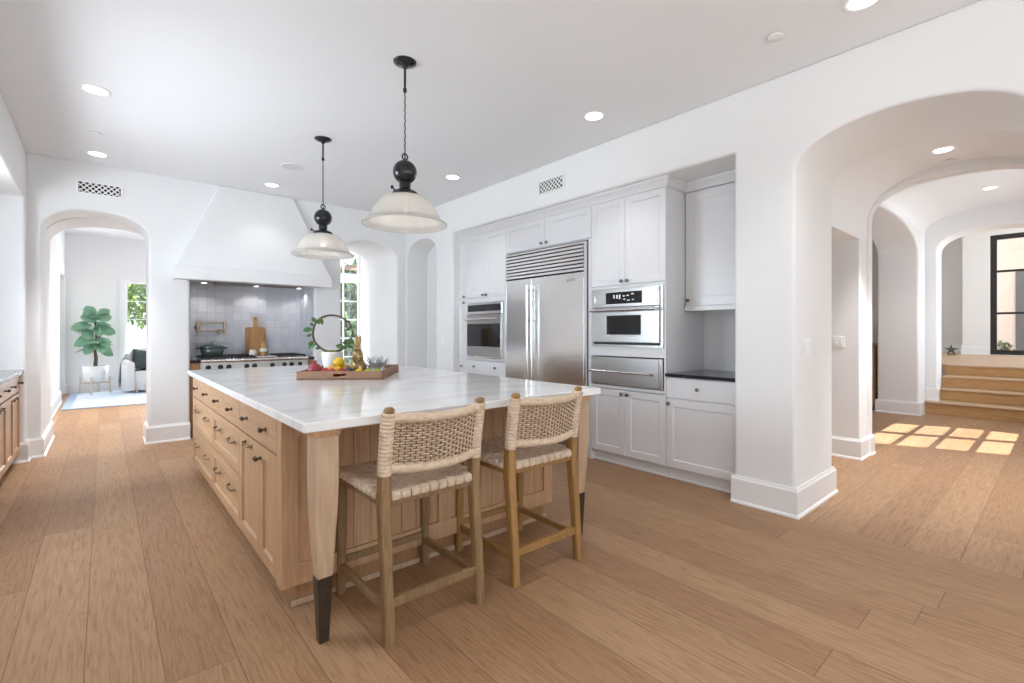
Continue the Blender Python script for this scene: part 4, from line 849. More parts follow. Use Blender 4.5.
def make_stool(wm, label):
    t = thing('counter_stool', label, 'stool', (0, 0, 0), 0, 'woven counter stools at the island')
    for s in (-1, 1):
        rows = POST[:-1] + [(0.957, POST[-1][1], 0.0175, 0.0175), (0.965, POST[-1][1], 0.011, 0.011)]
        lg = obj('rear_leg', MB().loft([sec(s * HX, y, z, a, b, min(a, b) * 0.45) for z, y, a, b in rows]), wm, t)
        # rattan wrapped round the upper post
        rings = []
        for i in range(97):
            z = 0.677 + 0.265 * i / 96; rr = 0.0285 + 0.0028 * abs(math.sin(PI * i / 6)) - (0.004 if i in (0, 96) else 0)
            rings.append([(s * HX + rr * math.cos(2 * PI * k / 14), post_y(z) + rr * 1.02 * math.sin(2 * PI * k / 14), z + 0.004 * math.sin(2 * PI * k / 14)) for k in range(14)])
        obj('wrapping', MB().loft(rings), M['rattan'], lg)
        obj('front_leg', MB().loft([sec(s * (HX + 0.003 * (1 - z / 0.57)), 0.25 + 0.004 * (1 - z / 0.57), z, a, a, 0.008) for z, a in ((0, 0.0185), (0.3, 0.0205), (0.57, 0.0215), (0.588, 0.0215))]), wm, t)
        obj('side_rail', MB().box(s * HX - 0.014, s * HX + 0.014, -0.19, 0.235, 0.545, 0.582), wm, t, bevel=0.004)
        obj('side_stretcher', MB().box(s * HX - 0.011, s * HX + 0.011, -0.225, 0.235, 0.115, 0.15), wm, t, bevel=0.003)
    for y, n in ((0.25, 'front_rail'), (-0.208, 'rear_rail')): obj(n, MB().box(-HX + 0.02, HX - 0.02, y - 0.013, y + 0.013, 0.545, 0.582), wm, t, bevel=0.004)
    obj('front_stretcher', MB().box(-HX + 0.018, HX - 0.018, 0.238, 0.262, 0.145, 0.18), wm, t, bevel=0.003)
    obj('rear_stretcher', MB().box(-HX + 0.018, HX - 0.018, -0.255, -0.231, 0.14, 0.178), wm, t, bevel=0.003)
    # woven seat: flat bundles going over and under each other, wrapped round the rails
    mb = MB(); nx, ny = 11, 11; X0, X1, Y0, Y1 = -0.250, 0.250, -0.228, 0.272
    def surf(x, y): return 0.602 - 0.012 * (1 - (2 * x / 0.5) ** 2) * (1 - ((y - 0.02) / 0.25) ** 2)
    def bundle(pts, half):
        rings = []
        for i, p in enumerate(pts):
            a = Vector(pts[max(0, i - 1)]); b_ = Vector(pts[min(len(pts) - 1, i + 1)]); tt = (b_ - a).normalized()
            sd_ = Vector((0, 1, 0)) if half[1] else Vector((1, 0, 0)); up = tt.cross(sd_).normalized()
            rings.append([tuple(Vector(p) + sd_ * half[0] * math.cos(q) + up * 0.0062 * (abs(math.sin(q)) ** 0.7) * (1 if math.sin(q) > 0 else -1)) for q in [2 * PI * k / 10 for k in range(10)]])
        mb.loft(rings)
    for j in range(ny):
        y = Y0 + (Y1 - Y0) * (j + 0.5) / ny; xe = HX - 0.03 if y < -0.175 else X1
        pts = [(-xe - 0.001, y, 0.578), (-xe - 0.005, y, 0.588), (-xe, y, 0.599)]
        for i in range(45):
            x = -xe + 0.006 + (2 * xe - 0.012) * i / 44; ph = PI * (x - X0) / (X1 - X0) * nx
            pts.append((x, y, surf(x, y) + 0.0052 * math.sin(ph + PI * j)))
        pts += [(xe, y, 0.599), (xe + 0.005, y, 0.588), (xe + 0.001, y, 0.578)]
        bundle(pts, ((Y1 - Y0) / ny * 0.485, True))
    for i in range(nx):
        x = X0 + (X1 - X0) * (i + 0.5) / nx; ys = -0.172 if i in (0, nx - 1) else Y0
        pts = [(x, ys + 0.002, 0.574), (x, ys - 0.004, 0.584), (x, ys, 0.597)]
        for j in range(45):
            y = ys + 0.006 + (Y1 - ys - 0.012) * j / 44; ph = PI * (y - Y0) / (Y1 - Y0) * ny
            pts.append((x, y, surf(x, y) - 0.0052 * math.sin(ph + PI * i) + 0.001))
        pts += [(x, Y1, 0.597), (x, Y1 + 0.005, 0.584), (x, Y1 - 0.002, 0.574)]
        bundle(pts, ((X1 - X0) / nx * 0.485, False))
    obj('seat', mb, M['rattan'], t)
    # back: wrapped rails with a basket weave stretched between them
    def rail(z, r, n=150):
        rings = []
        for i in range(n + 1):
            x = -HX + 0.015 + (2 * HX - 0.03) * i / n; y = post_y(z) + bow(x); rr = r * (1 + 0.055 * math.sin(i * 2.1))
            rings.append([(x, y + rr * math.cos(2 * PI * k / 12), z + rr * math.sin(2 * PI * k / 12) - 0.010 * (1 - (x / HX) ** 2)) for k in range(12)])
        return MB().loft(rings)
    obj('top_rail', rail(0.922, 0.0205), M['rattan'], t)
    obj('lower_rail', rail(0.705, 0.0205), M['rattan'], t)
    mb = MB(); ns, nh = 19, 17; z0, z1 = 0.722, 0.906
    for i in range(ns):
        x = -HX + 0.028 + (2 * HX - 0.056) * i / (ns - 1); dx = 0.0016 * math.sin(i * 12.9)
        pts = [(x + dx * math.sin(q * 3), post_y(z0 + (z1 - z0) * q / 12) + bow(x), z0 + (z1 - z0) * q / 12 - 0.010 * (1 - (x / HX) ** 2)) for q in range(13)]
        mb.tube(pts, 0.0042, 5, cap=False, sq=(0.6, 1))
    obj('back_stakes', mb, M['stake'], t); mb = MB()
    for j in range(nh):
        z = z0 + (z1 - z0) * (j + 0.5) / nh; pts = []; jz = 0.0012 * math.sin(j * 7.7)
        for i in range(4 * (ns - 1) + 1):
            f = i / (4 * (ns - 1)); x = -HX + 0.028 + (2 * HX - 0.056) * f
            pts.append((x, post_y(z) + bow(x) + 0.0060 * math.cos(PI * f * (ns - 1) + PI * j), z + jz * math.sin(9 * f + j) - 0.010 * (1 - (x / HX) ** 2)))
        pts = [(-HX + 0.01, post_y(z), z)] + pts + [(HX - 0.01, post_y(z), z)]
        mb.tube(pts, 0.0036, 6, cap=False, sq=(1, 0.75))
    obj('woven_back', mb, M['rattan'], t)
    return t
s1 = make_stool(M['stool'], 'counter stool with woven rattan seat and greyish oak legs, beside the front island leg')
s1.location = (1.108, 2.048, 0)
s2 = copy_tree(s1); s2['label'] = 'counter stool with woven rattan seat and honey-coloured legs, nearer the white cabinets'
s2.location = (1.797, 2.048, 0); s2.rotation_euler = (0, 0, math.radians(-1.0))
for ch in s2.children:
    if ch.data.materials[0] == M['stool']:
        ch.data = ch.data.copy(); ch.data.materials[0] = M['stool_gold']
# ---------------------------------------------------------------- pendant lamps
def pendant():
    t = thing('pendant_lamp', '', 'pendant lamp', (0, 0, 0), 0, 'pendant lamps over the island')
    rib = lambda a: 0.006 * math.cos(a * 60)
    obj('canopy', MB().lathe([(0.012, -0.045), (0.02, -0.03), (0.05, -0.02), (0.074, -0.008), (0.076, 0.0)], 28), M['lampmetal'], t)
    cord = MB().tube([(0, 0, -0.04), (0, 0, -0.18)], 0.008, 8).tube([(0, 0, -0.18), (0, 0, -0.20)], 0.013, 8)
    for i in range(26):
        z0 = -0.20 - 0.0172 * i; cord.tube([(0.0014 * math.cos(i * 2.2 + q), 0.0014 * math.sin(i * 2.2 + q), z0 - 0.0172 * q / 2) for q in range(3)], 0.0045, 6, cap=False)
    obj('cord', cord, M['lampmetal'], t)
    X = Matrix.Translation((0, 0, -0.632)) @ Matrix.Rotation(PI / 2, 4, 'X')
    obj('loop', MB().tube([(0.02 * math.cos(a), 0.02 * math.sin(a), 0) for a in [2 * PI * k / 16 for k in range(16)]], 0.005, 6, loop=True, X=X), M['lampmetal'], t)
    obj('ball', MB().lathe([(0.006, -0.648), (0.012, -0.652), (0.016, -0.662)] + [(0.079 * math.sin(PI * i / 18), -0.735 + 0.079 * math.cos(PI * i / 18)) for i in range(2, 17)] + [(0.03, -0.812)], 28), M['lampmetal'], t)
    fit = obj('fitter', MB().lathe([(0.036, -0.806), (0.039, -0.812), (0.037, -0.845), (0.040, -0.850), (0.058, -0.858), (0.078, -0.868), (0.086, -0.880), (0.086, -0.900), (0.08, -0.902)], 32), M['lampmetal'], t)
    obj('thumbscrew', MB().tube([(-0.075, -0.02, -0.878), (-0.115, -0.05, -0.872)], 0.005, 6).ball((-0.12, -0.054, -0.869), 0.011, 8, 6), M['lampmetal'], fit)
    # ribbed glass bell, inside and outside skins
    out = [(0.078, -0.888), (0.115, -0.900), (0.150, -0.922), (0.182, -0.955), (0.208, -0.995), (0.226, -1.030), (0.236, -1.052), (0.252, -1.064), (0.270, -1.072), (0.278, -1.080), (0.277, -1.088)]
    inn = [(r - 0.006, z - 0.002) for r, z in reversed(out[:-2])]
    obj('glass_shade', MB().lathe(out + [(0.27, -1.088)] + inn, 240, rib=rib, cap=False), M['shade'], t)
    obj('bulb', MB().ball((0, 0, -0.955), (0.032, 0.032, 0.045), 14, 10), M['lens_off'], t)
    light('pendant_lamp_light', 'POINT', (0, 0, -1.03), 1.8, (1, 0.93, 0.84), 0.04, parent=t)
    return t
p1 = pendant(); p1['label'] = 'glass pendant lamp with black ball, hanging over the near half of island'; p1.location = (1.523, 2.873, 3.07)
p2 = copy_tree(p1); p2['label'] = 'glass pendant lamp with black ball, hanging nearer the range hood'; p2.location = (1.551, 4.517, 3.07)
# ---------------------------------------------------------------- tray and what stands in it (local frame of the tray: -y towards the camera)
TX, TY, TZ = 1.516, 3.738, 0.920; TR = -math.radians(36.9)
def at(u, v, z=0.0):
    c_, s_ = math.cos(TR), math.sin(TR); return (TX + u * c_ - v * s_, TY + u * s_ + v * c_, TZ + z)
tr = thing('serving_tray', 'rectangular brown woven tray with cut-out handle, lying on the marble', 'tray', (TX, TY, TZ), TR)
hu, hv = 0.305, 0.355; t_ = 0.014
obj('tray_floor', MB().box(-hu, hu, -hv, hv, 0.002, 0.014), M['tray'], tr)
for s, nm in ((-1, 'tray_end'), (1, 'tray_end')):
    y0, y1 = (s * hv - t_, s * hv) if s > 0 else (s * hv, s * hv + t_)
    mb = MB().box(-hu, -0.045, y0, y1, 0.0, 0.064).box(0.045, hu, y0, y1, 0, 0.064).box(-0.045, 0.045, y0, y1, 0, 0.024).box(-0.045, 0.045, y0, y1, 0.05, 0.064)
    obj(nm, mb, M['tray'], tr)
    obj('handle_rim', MB().box(0.0, 0.05, y0 - 0.002, y1 + 0.002, 0.022, 0.027).box(-0.048, 0.05, y0 - 0.002, y1 + 0.002, 0.047, 0.052), M['tanwood'], tr)
for s in (-1, 1):
    x0, x1 = (s * hu - t_, s * hu) if s > 0 else (s * hu, s * hu + t_)
    obj('tray_side', MB().box(x0, x1, -hv + t_, hv - t_, 0.0, 0.064), M['tray'], tr)
F0 = 0.0145
def fruit(name, label, cat, u, v, r, m, group=None, stem=None, sx=1.0, rz=0.0, z=F0):
    t = thing(name, label, cat, at(u, v, z), TR + rz, group)
    prof = [(0.004, 0.0)] + [(r * math.sin(PI * i / 14) * (1.0), r - r * math.cos(PI * i / 14) * (0.97 + 0.03 * math.cos(2 * PI * i / 14))) for i in range(1, 14)] + [(0.004, 2 * r * 0.985)]
    mb = MB().lathe(prof, 22)
    mb.v = [(p[0] * sx, p[1], p[2]) for p in mb.v]
    obj('flesh', mb, m, t)
    if stem == 'crown':
        c = MB()
        for k in range(6):
            a = 2 * PI * k / 6; c.tube([(0.008 * math.cos(a), 0.008 * math.sin(a), 2 * r - 0.003), (0.012 * math.cos(a), 0.012 * math.sin(a), 2 * r + 0.012), (0.017 * math.cos(a), 0.017 * math.sin(a), 2 * r + 0.018)], [0.005, 0.004, 0.001], 5)
        obj('crown', c, m, t)
    elif stem == 'leaf':
        c = MB()
        for k in range(5):
            a = 2 * PI * k / 5; c.add([(0, 0, 2 * r), (0.012 * math.cos(a - .3), 0.012 * math.sin(a - .3), 2 * r + .002), (0.02 * math.cos(a), 0.02 * math.sin(a), 2 * r), (0.012 * math.cos(a + .3), 0.012 * math.sin(a + .3), 2 * r + .002)], [(0, 1, 2, 3)])
        obj('leaf_cap', c, M['leaf2'], t)
    elif stem == 'tip': obj('tip', MB().lathe([(0.006, 2 * r - 0.004), (0.004, 2 * r + 0.006), (0.001, 2 * r + 0.009)], 8), m, t)
    else: obj('stalk', MB().tube([(0, 0, 2 * r - 0.004), (0.003, 0, 2 * r + 0.008)], 0.0022, 6), M['twig'], t)
    return t
fruit('pomegranate', 'dark red pomegranate at the left end of the tray', 'pomegranate', -0.215, -0.235, 0.052, M['pom'], stem='crown')
for k, (u, v, z, lab) in enumerate(((-0.118, -0.145, F0, 'yellow lemon next to the pomegranate, under white planter'), (-0.058, -0.185, F0, 'yellow lemon at front of the lemon heap'), (-0.05, -0.10, F0, 'yellow lemon at the rear right of the lemon heap'), (-0.065, -0.14, F0 + 0.064, 'yellow lemon lying on top of the lemon heap'))):
    fruit('lemon', lab, 'lemon', u, v, 0.037, M['lemon'], 'lemons heaped in the tray', 'tip', 1.2, k * 1.1, z)
for k, (u, v, lab) in enumerate(((-0.12, -0.25, 'small red plum nearest the pomegranate'), (-0.063, -0.295, 'small red plum in front of the lemon heap, left of the front pair'), (-0.002, -0.262, 'small red plum between the lemon heap and the dark figs'))):
    fruit('red_plum', lab, 'plum', u - 0.01, v, 0.034, M['berry'], 'red plums along the tray front')
for k, (u, v, lab) in enumerate(((0.025, -0.195, 'dark fig right behind the red plums'), (0.058, -0.278, 'dark fig in front of the golden rabbit'))):
    fruit('fig', lab, 'fig', u, v, 0.034, M['fig'], 'figs beside the rabbit')
# glass dish of limes
g = thing('glass_dish', 'low clear glass dish under silver rosettes at the right end of tray', 'dish', at(0.205, -0.085, F0), TR)
mb = MB().lathe([(0.05, 0.0), (0.085, 0.004), (0.112, 0.03), (0.118, 0.062), (0.115, 0.062), (0.108, 0.032), (0.082, 0.009), (0.02, 0.007)], 40)
mb.v = [(p[0] * 0.62, p[1] * 1.35, p[2]) for p in mb.v]; obj('bowl', mb, M['clear'], g)
for k, (u, v, mm, lab) in enumerate(((0.126, -0.295, 'lemon', 'small yellow lemon just right of the golden rabbit'), (0.193, -0.30, 'lime', 'green lime nearest the small yellow lemon'), (0.255, -0.275, 'lime', 'green lime at the right front tray corner'))):
    fruit('lime' if mm == 'lime' else 'lemon', lab, mm, u, v, 0.031, M[mm], 'limes before the glass dish' if mm == 'lime' else None, 'tip', 1.12, k * 0.8)
def leafblade(mb, base, d, L, wd, droop, up=Vector((0, 0, 1)), n=6, fold=0.18):
    d = Vector(d).normalized(); side = d.cross(up); side = side.normalized() if side.length > 1e-4 else Vector((1, 0, 0)); nn = side.cross(d).normalized()
    P = []; b = Vector(base)
    for i in range(n + 1):
        t = i / n; w = wd * (math.sin(PI * min(1, 0.04 + t * 0.96)) ** 0.8) * (0.75 + 0.5 * t) * 0.5
        c = b + d * L * t - Vector((0, 0, 1)) * droop * L * t * t
        P += [tuple(c - side * w + nn * fold * w), tuple(c), tuple(c + side * w + nn * fold * w)]
    F = []
    for i in range(n):
        for j in range(2): k = i * 3 + j; F.append((k, k + 1, k + 4, k + 3))
    mb.add(P, F, True)
# silver air plants on the dish
for u, v, lab in ((0.185, -0.12, 'spiky silver rosette ornament standing nearer the golden rabbit'), (0.232, -0.03, 'spiky silver rosette ornament at tray corner')):
    a = thing('rosette_ornament', lab, 'ornament', at(u, v, F0 + 0.02), TR, 'silver rosettes')
    mb = MB(); rnd = random.Random(u)
    for k in range(15):
        an = 2 * PI * k / 15 * 2.4; el = 0.35 + 0.9 * (k % 5) / 5
        leafblade(mb, (0, 0, 0.03), (math.cos(an) * math.cos(el), math.sin(an) * math.cos(el), math.sin(el)), 0.085 + 0.02 * rnd.random(), 0.026, -0.25)
    obj('leaves', mb, M['silver'], a); obj('base', MB().lathe([(0.03, 0), (0.036, 0.012), (0.028, 0.03), (0.012, 0.04)], 16), M['silver'], a)
# gilded rabbit
r = thing('rabbit_figurine', 'upright antique gold rabbit figurine standing in the tray', 'figurine', at(0.075, -0.13, F0), TR); r.scale = (1.12, 1.12, 1.12)
body = bpy.data.meshes.new('body'); bmx = bmesh.new()
def blob(c, rad, rot=None):
    X = Matrix.Translation(c) @ (rot or Matrix.Identity(4)) @ Matrix.Diagonal((*rad, 1)); bmesh.ops.create_uvsphere(bmx, u_segments=20, v_segments=14, radius=1, matrix=X)
RX = lambda a: Matrix.Rotation(a, 4, 'X'); RY = lambda a: Matrix.Rotation(a, 4, 'Y')
blob((0, 0.012, 0.065), (0.050, 0.058, 0.060)); blob((0, 0.0, 0.130), (0.038, 0.040, 0.060)); blob((0, -0.018, 0.19), (0.027, 0.034, 0.027)); blob((0, -0.046, 0.184), (0.015, 0.016, 0.014))
for s in (-1, 1):
    blob((s * 0.034, -0.008, 0.045), (0.026, 0.046, 0.040)); blob((s * 0.026, -0.042, 0.014), (0.015, 0.036, 0.013)); blob((s * 0.020, -0.036, 0.118), (0.012, 0.014, 0.032), RX(0.5)); blob((s * 0.012, -0.052, 0.100), (0.010, 0.014, 0.010))
    blob((s * 0.012, 0.004, 0.235), (0.013, 0.009, 0.042), RY(s * 0.05) @ RX(-0.25))
blob((0, 0.07, 0.035), (0.016, 0.016, 0.016)); blob((0, 0, 0.006), (0.052, 0.060, 0.008))
bmx.to_mesh(body); bmx.free(); body.materials.append(M['gold'])
bo = bpy.data.objects.new('body', body); COL.objects.link(bo); bo.parent = r
rm = bo.modifiers.new('fuse', 'REMESH'); rm.mode = 'VOXEL'; rm.voxel_size = 0.0042; rm.use_smooth_shade = True
sm = bo.modifiers.new('smooth', 'SMOOTH'); sm.iterations = 3; sm.factor = 0.5
# white planter with a twig hoop
pl = thing('planter', 'white bowl planter with a leafy twig hoop, behind the tray fruit', 'planter', at(-0.175, 0.06, F0), TR)
obj('pot', MB().lathe([(0.05, 0), (0.058, 0.006), (0.076, 0.09), (0.085, 0.164), (0.085, 0.174), (0.078, 0.174), (0.073, 0.15)], 36), M['ceramic'], pl)
obj('moss', MB().ball((0, 0, 0.158), (0.074, 0.074, 0.03), 20, 10), M['moss'], pl)
R = 0.152; hoop = []
for k in range(60):
    a = 2 * PI * k / 60; rr = R * (1 + 0.02 * math.sin(3 * a + 1)); hoop.append((rr * math.cos(a) * 1.04, 0.006 * math.sin(5 * a), 0.325 + rr * math.sin(a) * 0.97))
hp = obj('hoop', MB().tube(hoop, 0.0085, 7, loop=True), M['twig'], pl)
mb = MB()
for a, dv, L in ((2.55, (-0.5, 0.2, 0.9), 0.07), (2.95, (-1, 0, 0.1), 0.085), (3.2, (-0.9, -0.3, -0.2), 0.05), (2.75, (-0.6, -.3, 0.8), 0.05), (3.75, (-0.9, 0.1, -0.6), 0.08), (3.6, (-0.5, -0.4, -0.3), 0.06), (2.2, (-0.3, -0.3, -0.9), 0.05), (2.15, (0.2, -.3, -1), 0.055), (-0.1, (0.9, -.2, -0.3), 0.06), (-0.25, (-0.6, -.3, -0.7), 0.065), (0.2, (0.5, -.3, 0.3), 0.05), (-0.45, (0.8, -.2, -0.5), 0.07), (-0.6, (-0.5, -.4, 0.2), 0.06), (-0.75, (0.9, -.3, 0.1), 0.08), (-0.9, (-1, -.2, 0.4), 0.08), (-0.95, (0.6, -.5, 0.5), 0.07), (-1.1, (0.4, -.6, 0.1), 0.06), (4.1, (-0.7, -.5, 0.1), 0.05), (0.35, (-0.7, -.3, -0.5), 0.045), (-0.55, (1, -.1, -0.8), 0.08)):
    leafblade(mb, (R * math.cos(a) * 1.04, -0.004, 0.325 + R * math.sin(a) * 0.97), dv, L * 0.95, L * 0.52, 0.15, up=Vector((0.2, -1, 0.3)))
obj('foliage', mb, M['leaf2'], pl)
obj('pod', MB().ball((-0.092, -0.01, 0.435), (0.013, 0.012, 0.017), 10, 8).ball((-0.06, -0.012, 0.455), (0.008, 0.008, 0.010), 10, 8), M['moss'], pl)
# ---------------------------------------------------------------- sitting room
rug = obj('rug', MB().box(-0.53, 2.1, 10.58, 13.35, 0.0, 0.014), M['rug'], bevel=0.004)
tag(rug, 'pale blue rug with a darker border on the oak floor of the room behind', 'rug')
pt = thing('potted_fig_tree', 'fiddle-leaf fig in a white bowl pot on slim wooden legs', 'potted plant', (-0.135, 13.0, 0.0145)); pt.scale = (1.05, 1.05, 1.03)
obj('pot', MB().lathe([(0.10, 0.225), (0.14, 0.235), (0.168, 0.30), (0.188, 0.42), (0.20, 0.545), (0.192, 0.545), (0.185, 0.50)], 36), M['ceramic'], pt)
obj('soil', MB().lathe([(0.01, 0.51), (0.187, 0.50)], 24), M['soil'], pt)
for k in range(4):
    a = PI / 4 + k * PI / 2 + 0.55; x, y = math.cos(a), math.sin(a)
    obj('stand_leg', MB().tube([(x * 0.235, y * 0.235, 0), (x * 0.222, y * 0.222, 0.33)], 0.016, 8), M['birch'], pt)
mb = MB()
for a in (PI / 4 + 0.55, 3 * PI / 4 + 0.55): mb.tube([(math.cos(a) * 0.22, math.sin(a) * 0.22, 0.21), (-math.cos(a) * 0.22, -math.sin(a) * 0.22, 0.21)], 0.015, 8)
obj('stand_cross', mb, M['birch'], pt)
obj('trunk', MB().tube([(0, 0, 0.5), (0.01, 0, 0.7), (-0.005, 0, 0.85), (0.015, 0, 1.05), (0.0, 0, 1.35), (-0.01, 0, 1.6)], [0.034, 0.03, 0.022, 0.018, 0.014, 0.008], 8).tube([(0.0, 0, 0.83), (0.06, -0.02, 1.0), (0.07, -0.02, 1.2)], [0.018, 0.014, 0.008], 7), M['twig'], pt)
mb = MB(); rnd = random.Random(3)
for k in range(36):
    f = k / 35; z = 0.95 + 0.62 * f; a = k * 2.4 + 0.4; el = -0.35 + 1.1 * f + rnd.uniform(-0.2, 0.2)
    L = rnd.uniform(0.26, 0.33) * (1 - 0.2 * f); d = Vector((math.cos(a) * math.cos(el), math.sin(a) * math.cos(el), math.sin(el)))
    up = (Vector((math.cos(a), math.sin(a), 0)) * 0.8 + Vector((0, 0, 0.9))).normalized() if k % 3 else Vector((rnd.uniform(-.3, .3), -1, 0.35))
    leafblade(mb, (0.03 * math.cos(a), 0.03 * math.sin(a), z), d, L, L * 0.70, 0.30, up=up, n=7, fold=-0.12)
for bx, bz, d, L in ((-0.05, 1.35, (-0.9, -0.3, -0.1), 0.36), (0.03, 1.30, (0.9, -0.3, -0.25), 0.34), (-0.02, 1.15, (-0.8, -0.4, -0.5), 0.36), (0.04, 1.10, (0.7, -0.5, -0.5), 0.30), (0.0, 1.42, (-0.5, -0.3, 0.9), 0.36), (0.02, 1.35, (0.15, -0.5, -0.4), 0.32), (-0.03, 1.25, (-0.35, -0.6, -0.3), 0.34), (0.05, 1.45, (0.8, -0.2, 0.5), 0.26), (0.03, 1.46, (0.5, 0, 0.9), 0.28), (-0.02, 1.0, (-0.5, -.5, -0.7), 0.30), (0.0, 1.50, (-0.5, -0.1, 1.0), 0.34), (0.02, 1.52, (0.75, -0.1, 0.75), 0.30)):
    L *= 0.9; leafblade(mb, (bx, -0.03, bz), d, L, L * 0.64, 0.12, up=Vector((0.15, -1, 0.25)), n=7, fold=-0.12)
obj('foliage', mb, M['leaf'], pt)
# barrel armchair with cushion and throw
ac = thing('armchair', 'white boucle tub armchair below the sitting room window', 'armchair', (0.74, 12.75, 0.0145), 0.1)
def tub(a0, a1, ri, ro, zlo, zhi, n=40):
    rings = []
    for i in range(n + 1):
        a = a0 + (a1 - a0) * i / n; zt = zhi(i / n); c_, s_ = math.cos(a), math.sin(a); rr = (ro - ri) / 2; rm_ = (ro + ri) / 2; ring = []
        for q in range(7): t = PI * q / 6; ring.append(((rm_ + rr * math.cos(t)) * c_, (rm_ + rr * math.cos(t)) * s_, zt - rr + rr * math.sin(t)))
        ring += [(ri * c_, ri * s_, zlo), (ro * c_, ro * s_, zlo)]; rings.append(ring)
    return MB().loft(rings)
obj('shell', tub(-0.55, PI + 0.55, 0.32, 0.47, 0.05, lambda f: 0.65 + 0.27 * max(0.0, math.sin(PI * f)) ** 3), M['boucle'], ac)
obj('seat_cushion', MB().lathe([(0.28, 0.05), (0.31, 0.08), (0.315, 0.38), (0.29, 0.43), (0.05, 0.44)], 36), M['boucle'], ac)
for x, y in ((-0.25, -0.2), (0.25, -0.2), (0.25, 0.25), (-0.25, 0.25)): obj('foot', MB().lathe([(0.025, 0), (0.03, 0.05)], 10, (x, y, 0)), M['leg_light'], ac)
cu = thing('cushion', 'dark green scatter cushion propped on the white armchair', 'cushion', (0.64, 12.86, 0.465), 0.35)
def pillow(mb, w, h, t):
    n = 14; rings = []
    for i in range(n + 1):
        u = -1 + 2 * i / n; row = []
        for j in range(n + 1):
            v = -1 + 2 * j / n; row.append((u, v))
        rings.append(row)
    for s in (-1, 1):
        vs = [(u * w / 2 * (1 - 0.06 * (1 - v * v)), s * t / 2 * ((1 - u * u) * (1 - v * v)) ** 0.42, h / 2 + v * h / 2 * (1 - 0.06 * (1 - u * u))) for row in rings for u, v in row]
        mb.add(vs, [(i * (n + 1) + j, i * (n + 1) + j + 1, (i + 1) * (n + 1) + j + 1, (i + 1) * (n + 1) + j) for i in range(n) for j in range(n)], True)
    return mb
X = Matrix.Rotation(-0.28, 4, 'X') @ Matrix.Rotation(0.18, 4, 'Y')
mb = pillow(MB(), 0.46, 0.44, 0.15); mb.v = [tuple(X @ Vector(p)) for p in mb.v]
obj('cover', mb, M['cushion'], cu, weld=True)
th = thing('throw_blanket', 'grey throw draped over the left arm of the white armchair', 'blanket', (0.74, 12.75, 0.0145), 0.1)
rings = []
for i in range(13):
    a = 2.0 + 1.0 * i / 12; c_, s_ = math.cos(a), math.sin(a); ring = []; zt = 0.65 + 0.27 * max(0.0, math.sin(PI * (a + 0.55) / (PI + 1.1))) ** 3; wv = 0.012 * math.sin(i * 2.2)
    for r_, z_ in ((0.508 + wv, 0.20), (0.498 + wv, 0.42), (0.488, zt - 0.10), (0.462, zt - 0.005), (0.395, zt + 0.022), (0.328, zt - 0.005), (0.302, zt - 0.10), (0.297, zt - 0.2)):
        ring.append((r_ * c_, r_ * s_, z_ + 0.012 * math.sin(i * 1.3)))
    rings.append(ring)
o = obj('cloth', MB().loft(rings, False, False), M['throw'], th); sd_ = o.modifiers.new('cloth_thickness', 'SOLIDIFY'); sd_.thickness = 0.012
mb = MB()
for i in range(22):
    a = 2.0 + 1.0 * i / 21; mb.tube([(0.507 * math.cos(a), 0.510 * math.sin(a), 0.21), (0.514 * math.cos(a), 0.514 * math.sin(a), 0.11)], 0.004, 5)
obj('fringe', mb, M['throw'], th)
# ---------------------------------------------------------------- hall and foyer
sf = thing('starfish_ornament', 'dark metal starfish ornament standing on the raised landing floor', 'ornament', (15.35, 1.80, 0.7255), math.radians(97))
pts = []
for k in range(10):
    a = PI / 2 + k * PI / 5; rr = 0.135 if k % 2 == 0 else 0.045; pts.append((rr * math.cos(a), 0.122 + rr * math.sin(a)))
obj('star', MB().prism(pts, -0.018, 0.018), M['star'], sf, bevel=0.012, seg=3)
obj('base', MB().box(-0.08, 0.08, -0.045, 0.045, 0.0, 0.022), M['star'], sf, bevel=0.006)
sb = thing('sideboard', 'tan wooden sideboard glimpsed through the gap behind the hall pillar', 'sideboard', (9.90, 2.60, 0), -PI / 2)
obj('body', MB().box(-0.58, 0.58, -0.42, 0.0, 0.06, 1.05), M['tanwood'], sb, bevel=0.004)
obj('top', MB().box(-0.60, 0.60, -0.44, 0.0, 1.05, 1.08), M['tanwood'], sb, bevel=0.004)
for x0, x1 in ((-0.57, -0.005), (0.005, 0.57)): obj('door', shaker(MB(), x0, x1, 0.1, 1.03, y=-0.441), M['tanwood'], sb)
for x in (-0.52, 0.52):
    for y in (-0.37, -0.05): obj('leg', MB().box(x - 0.025, x + 0.025, y - 0.025, y + 0.025, 0, 0.06), M['tanwood'], sb)
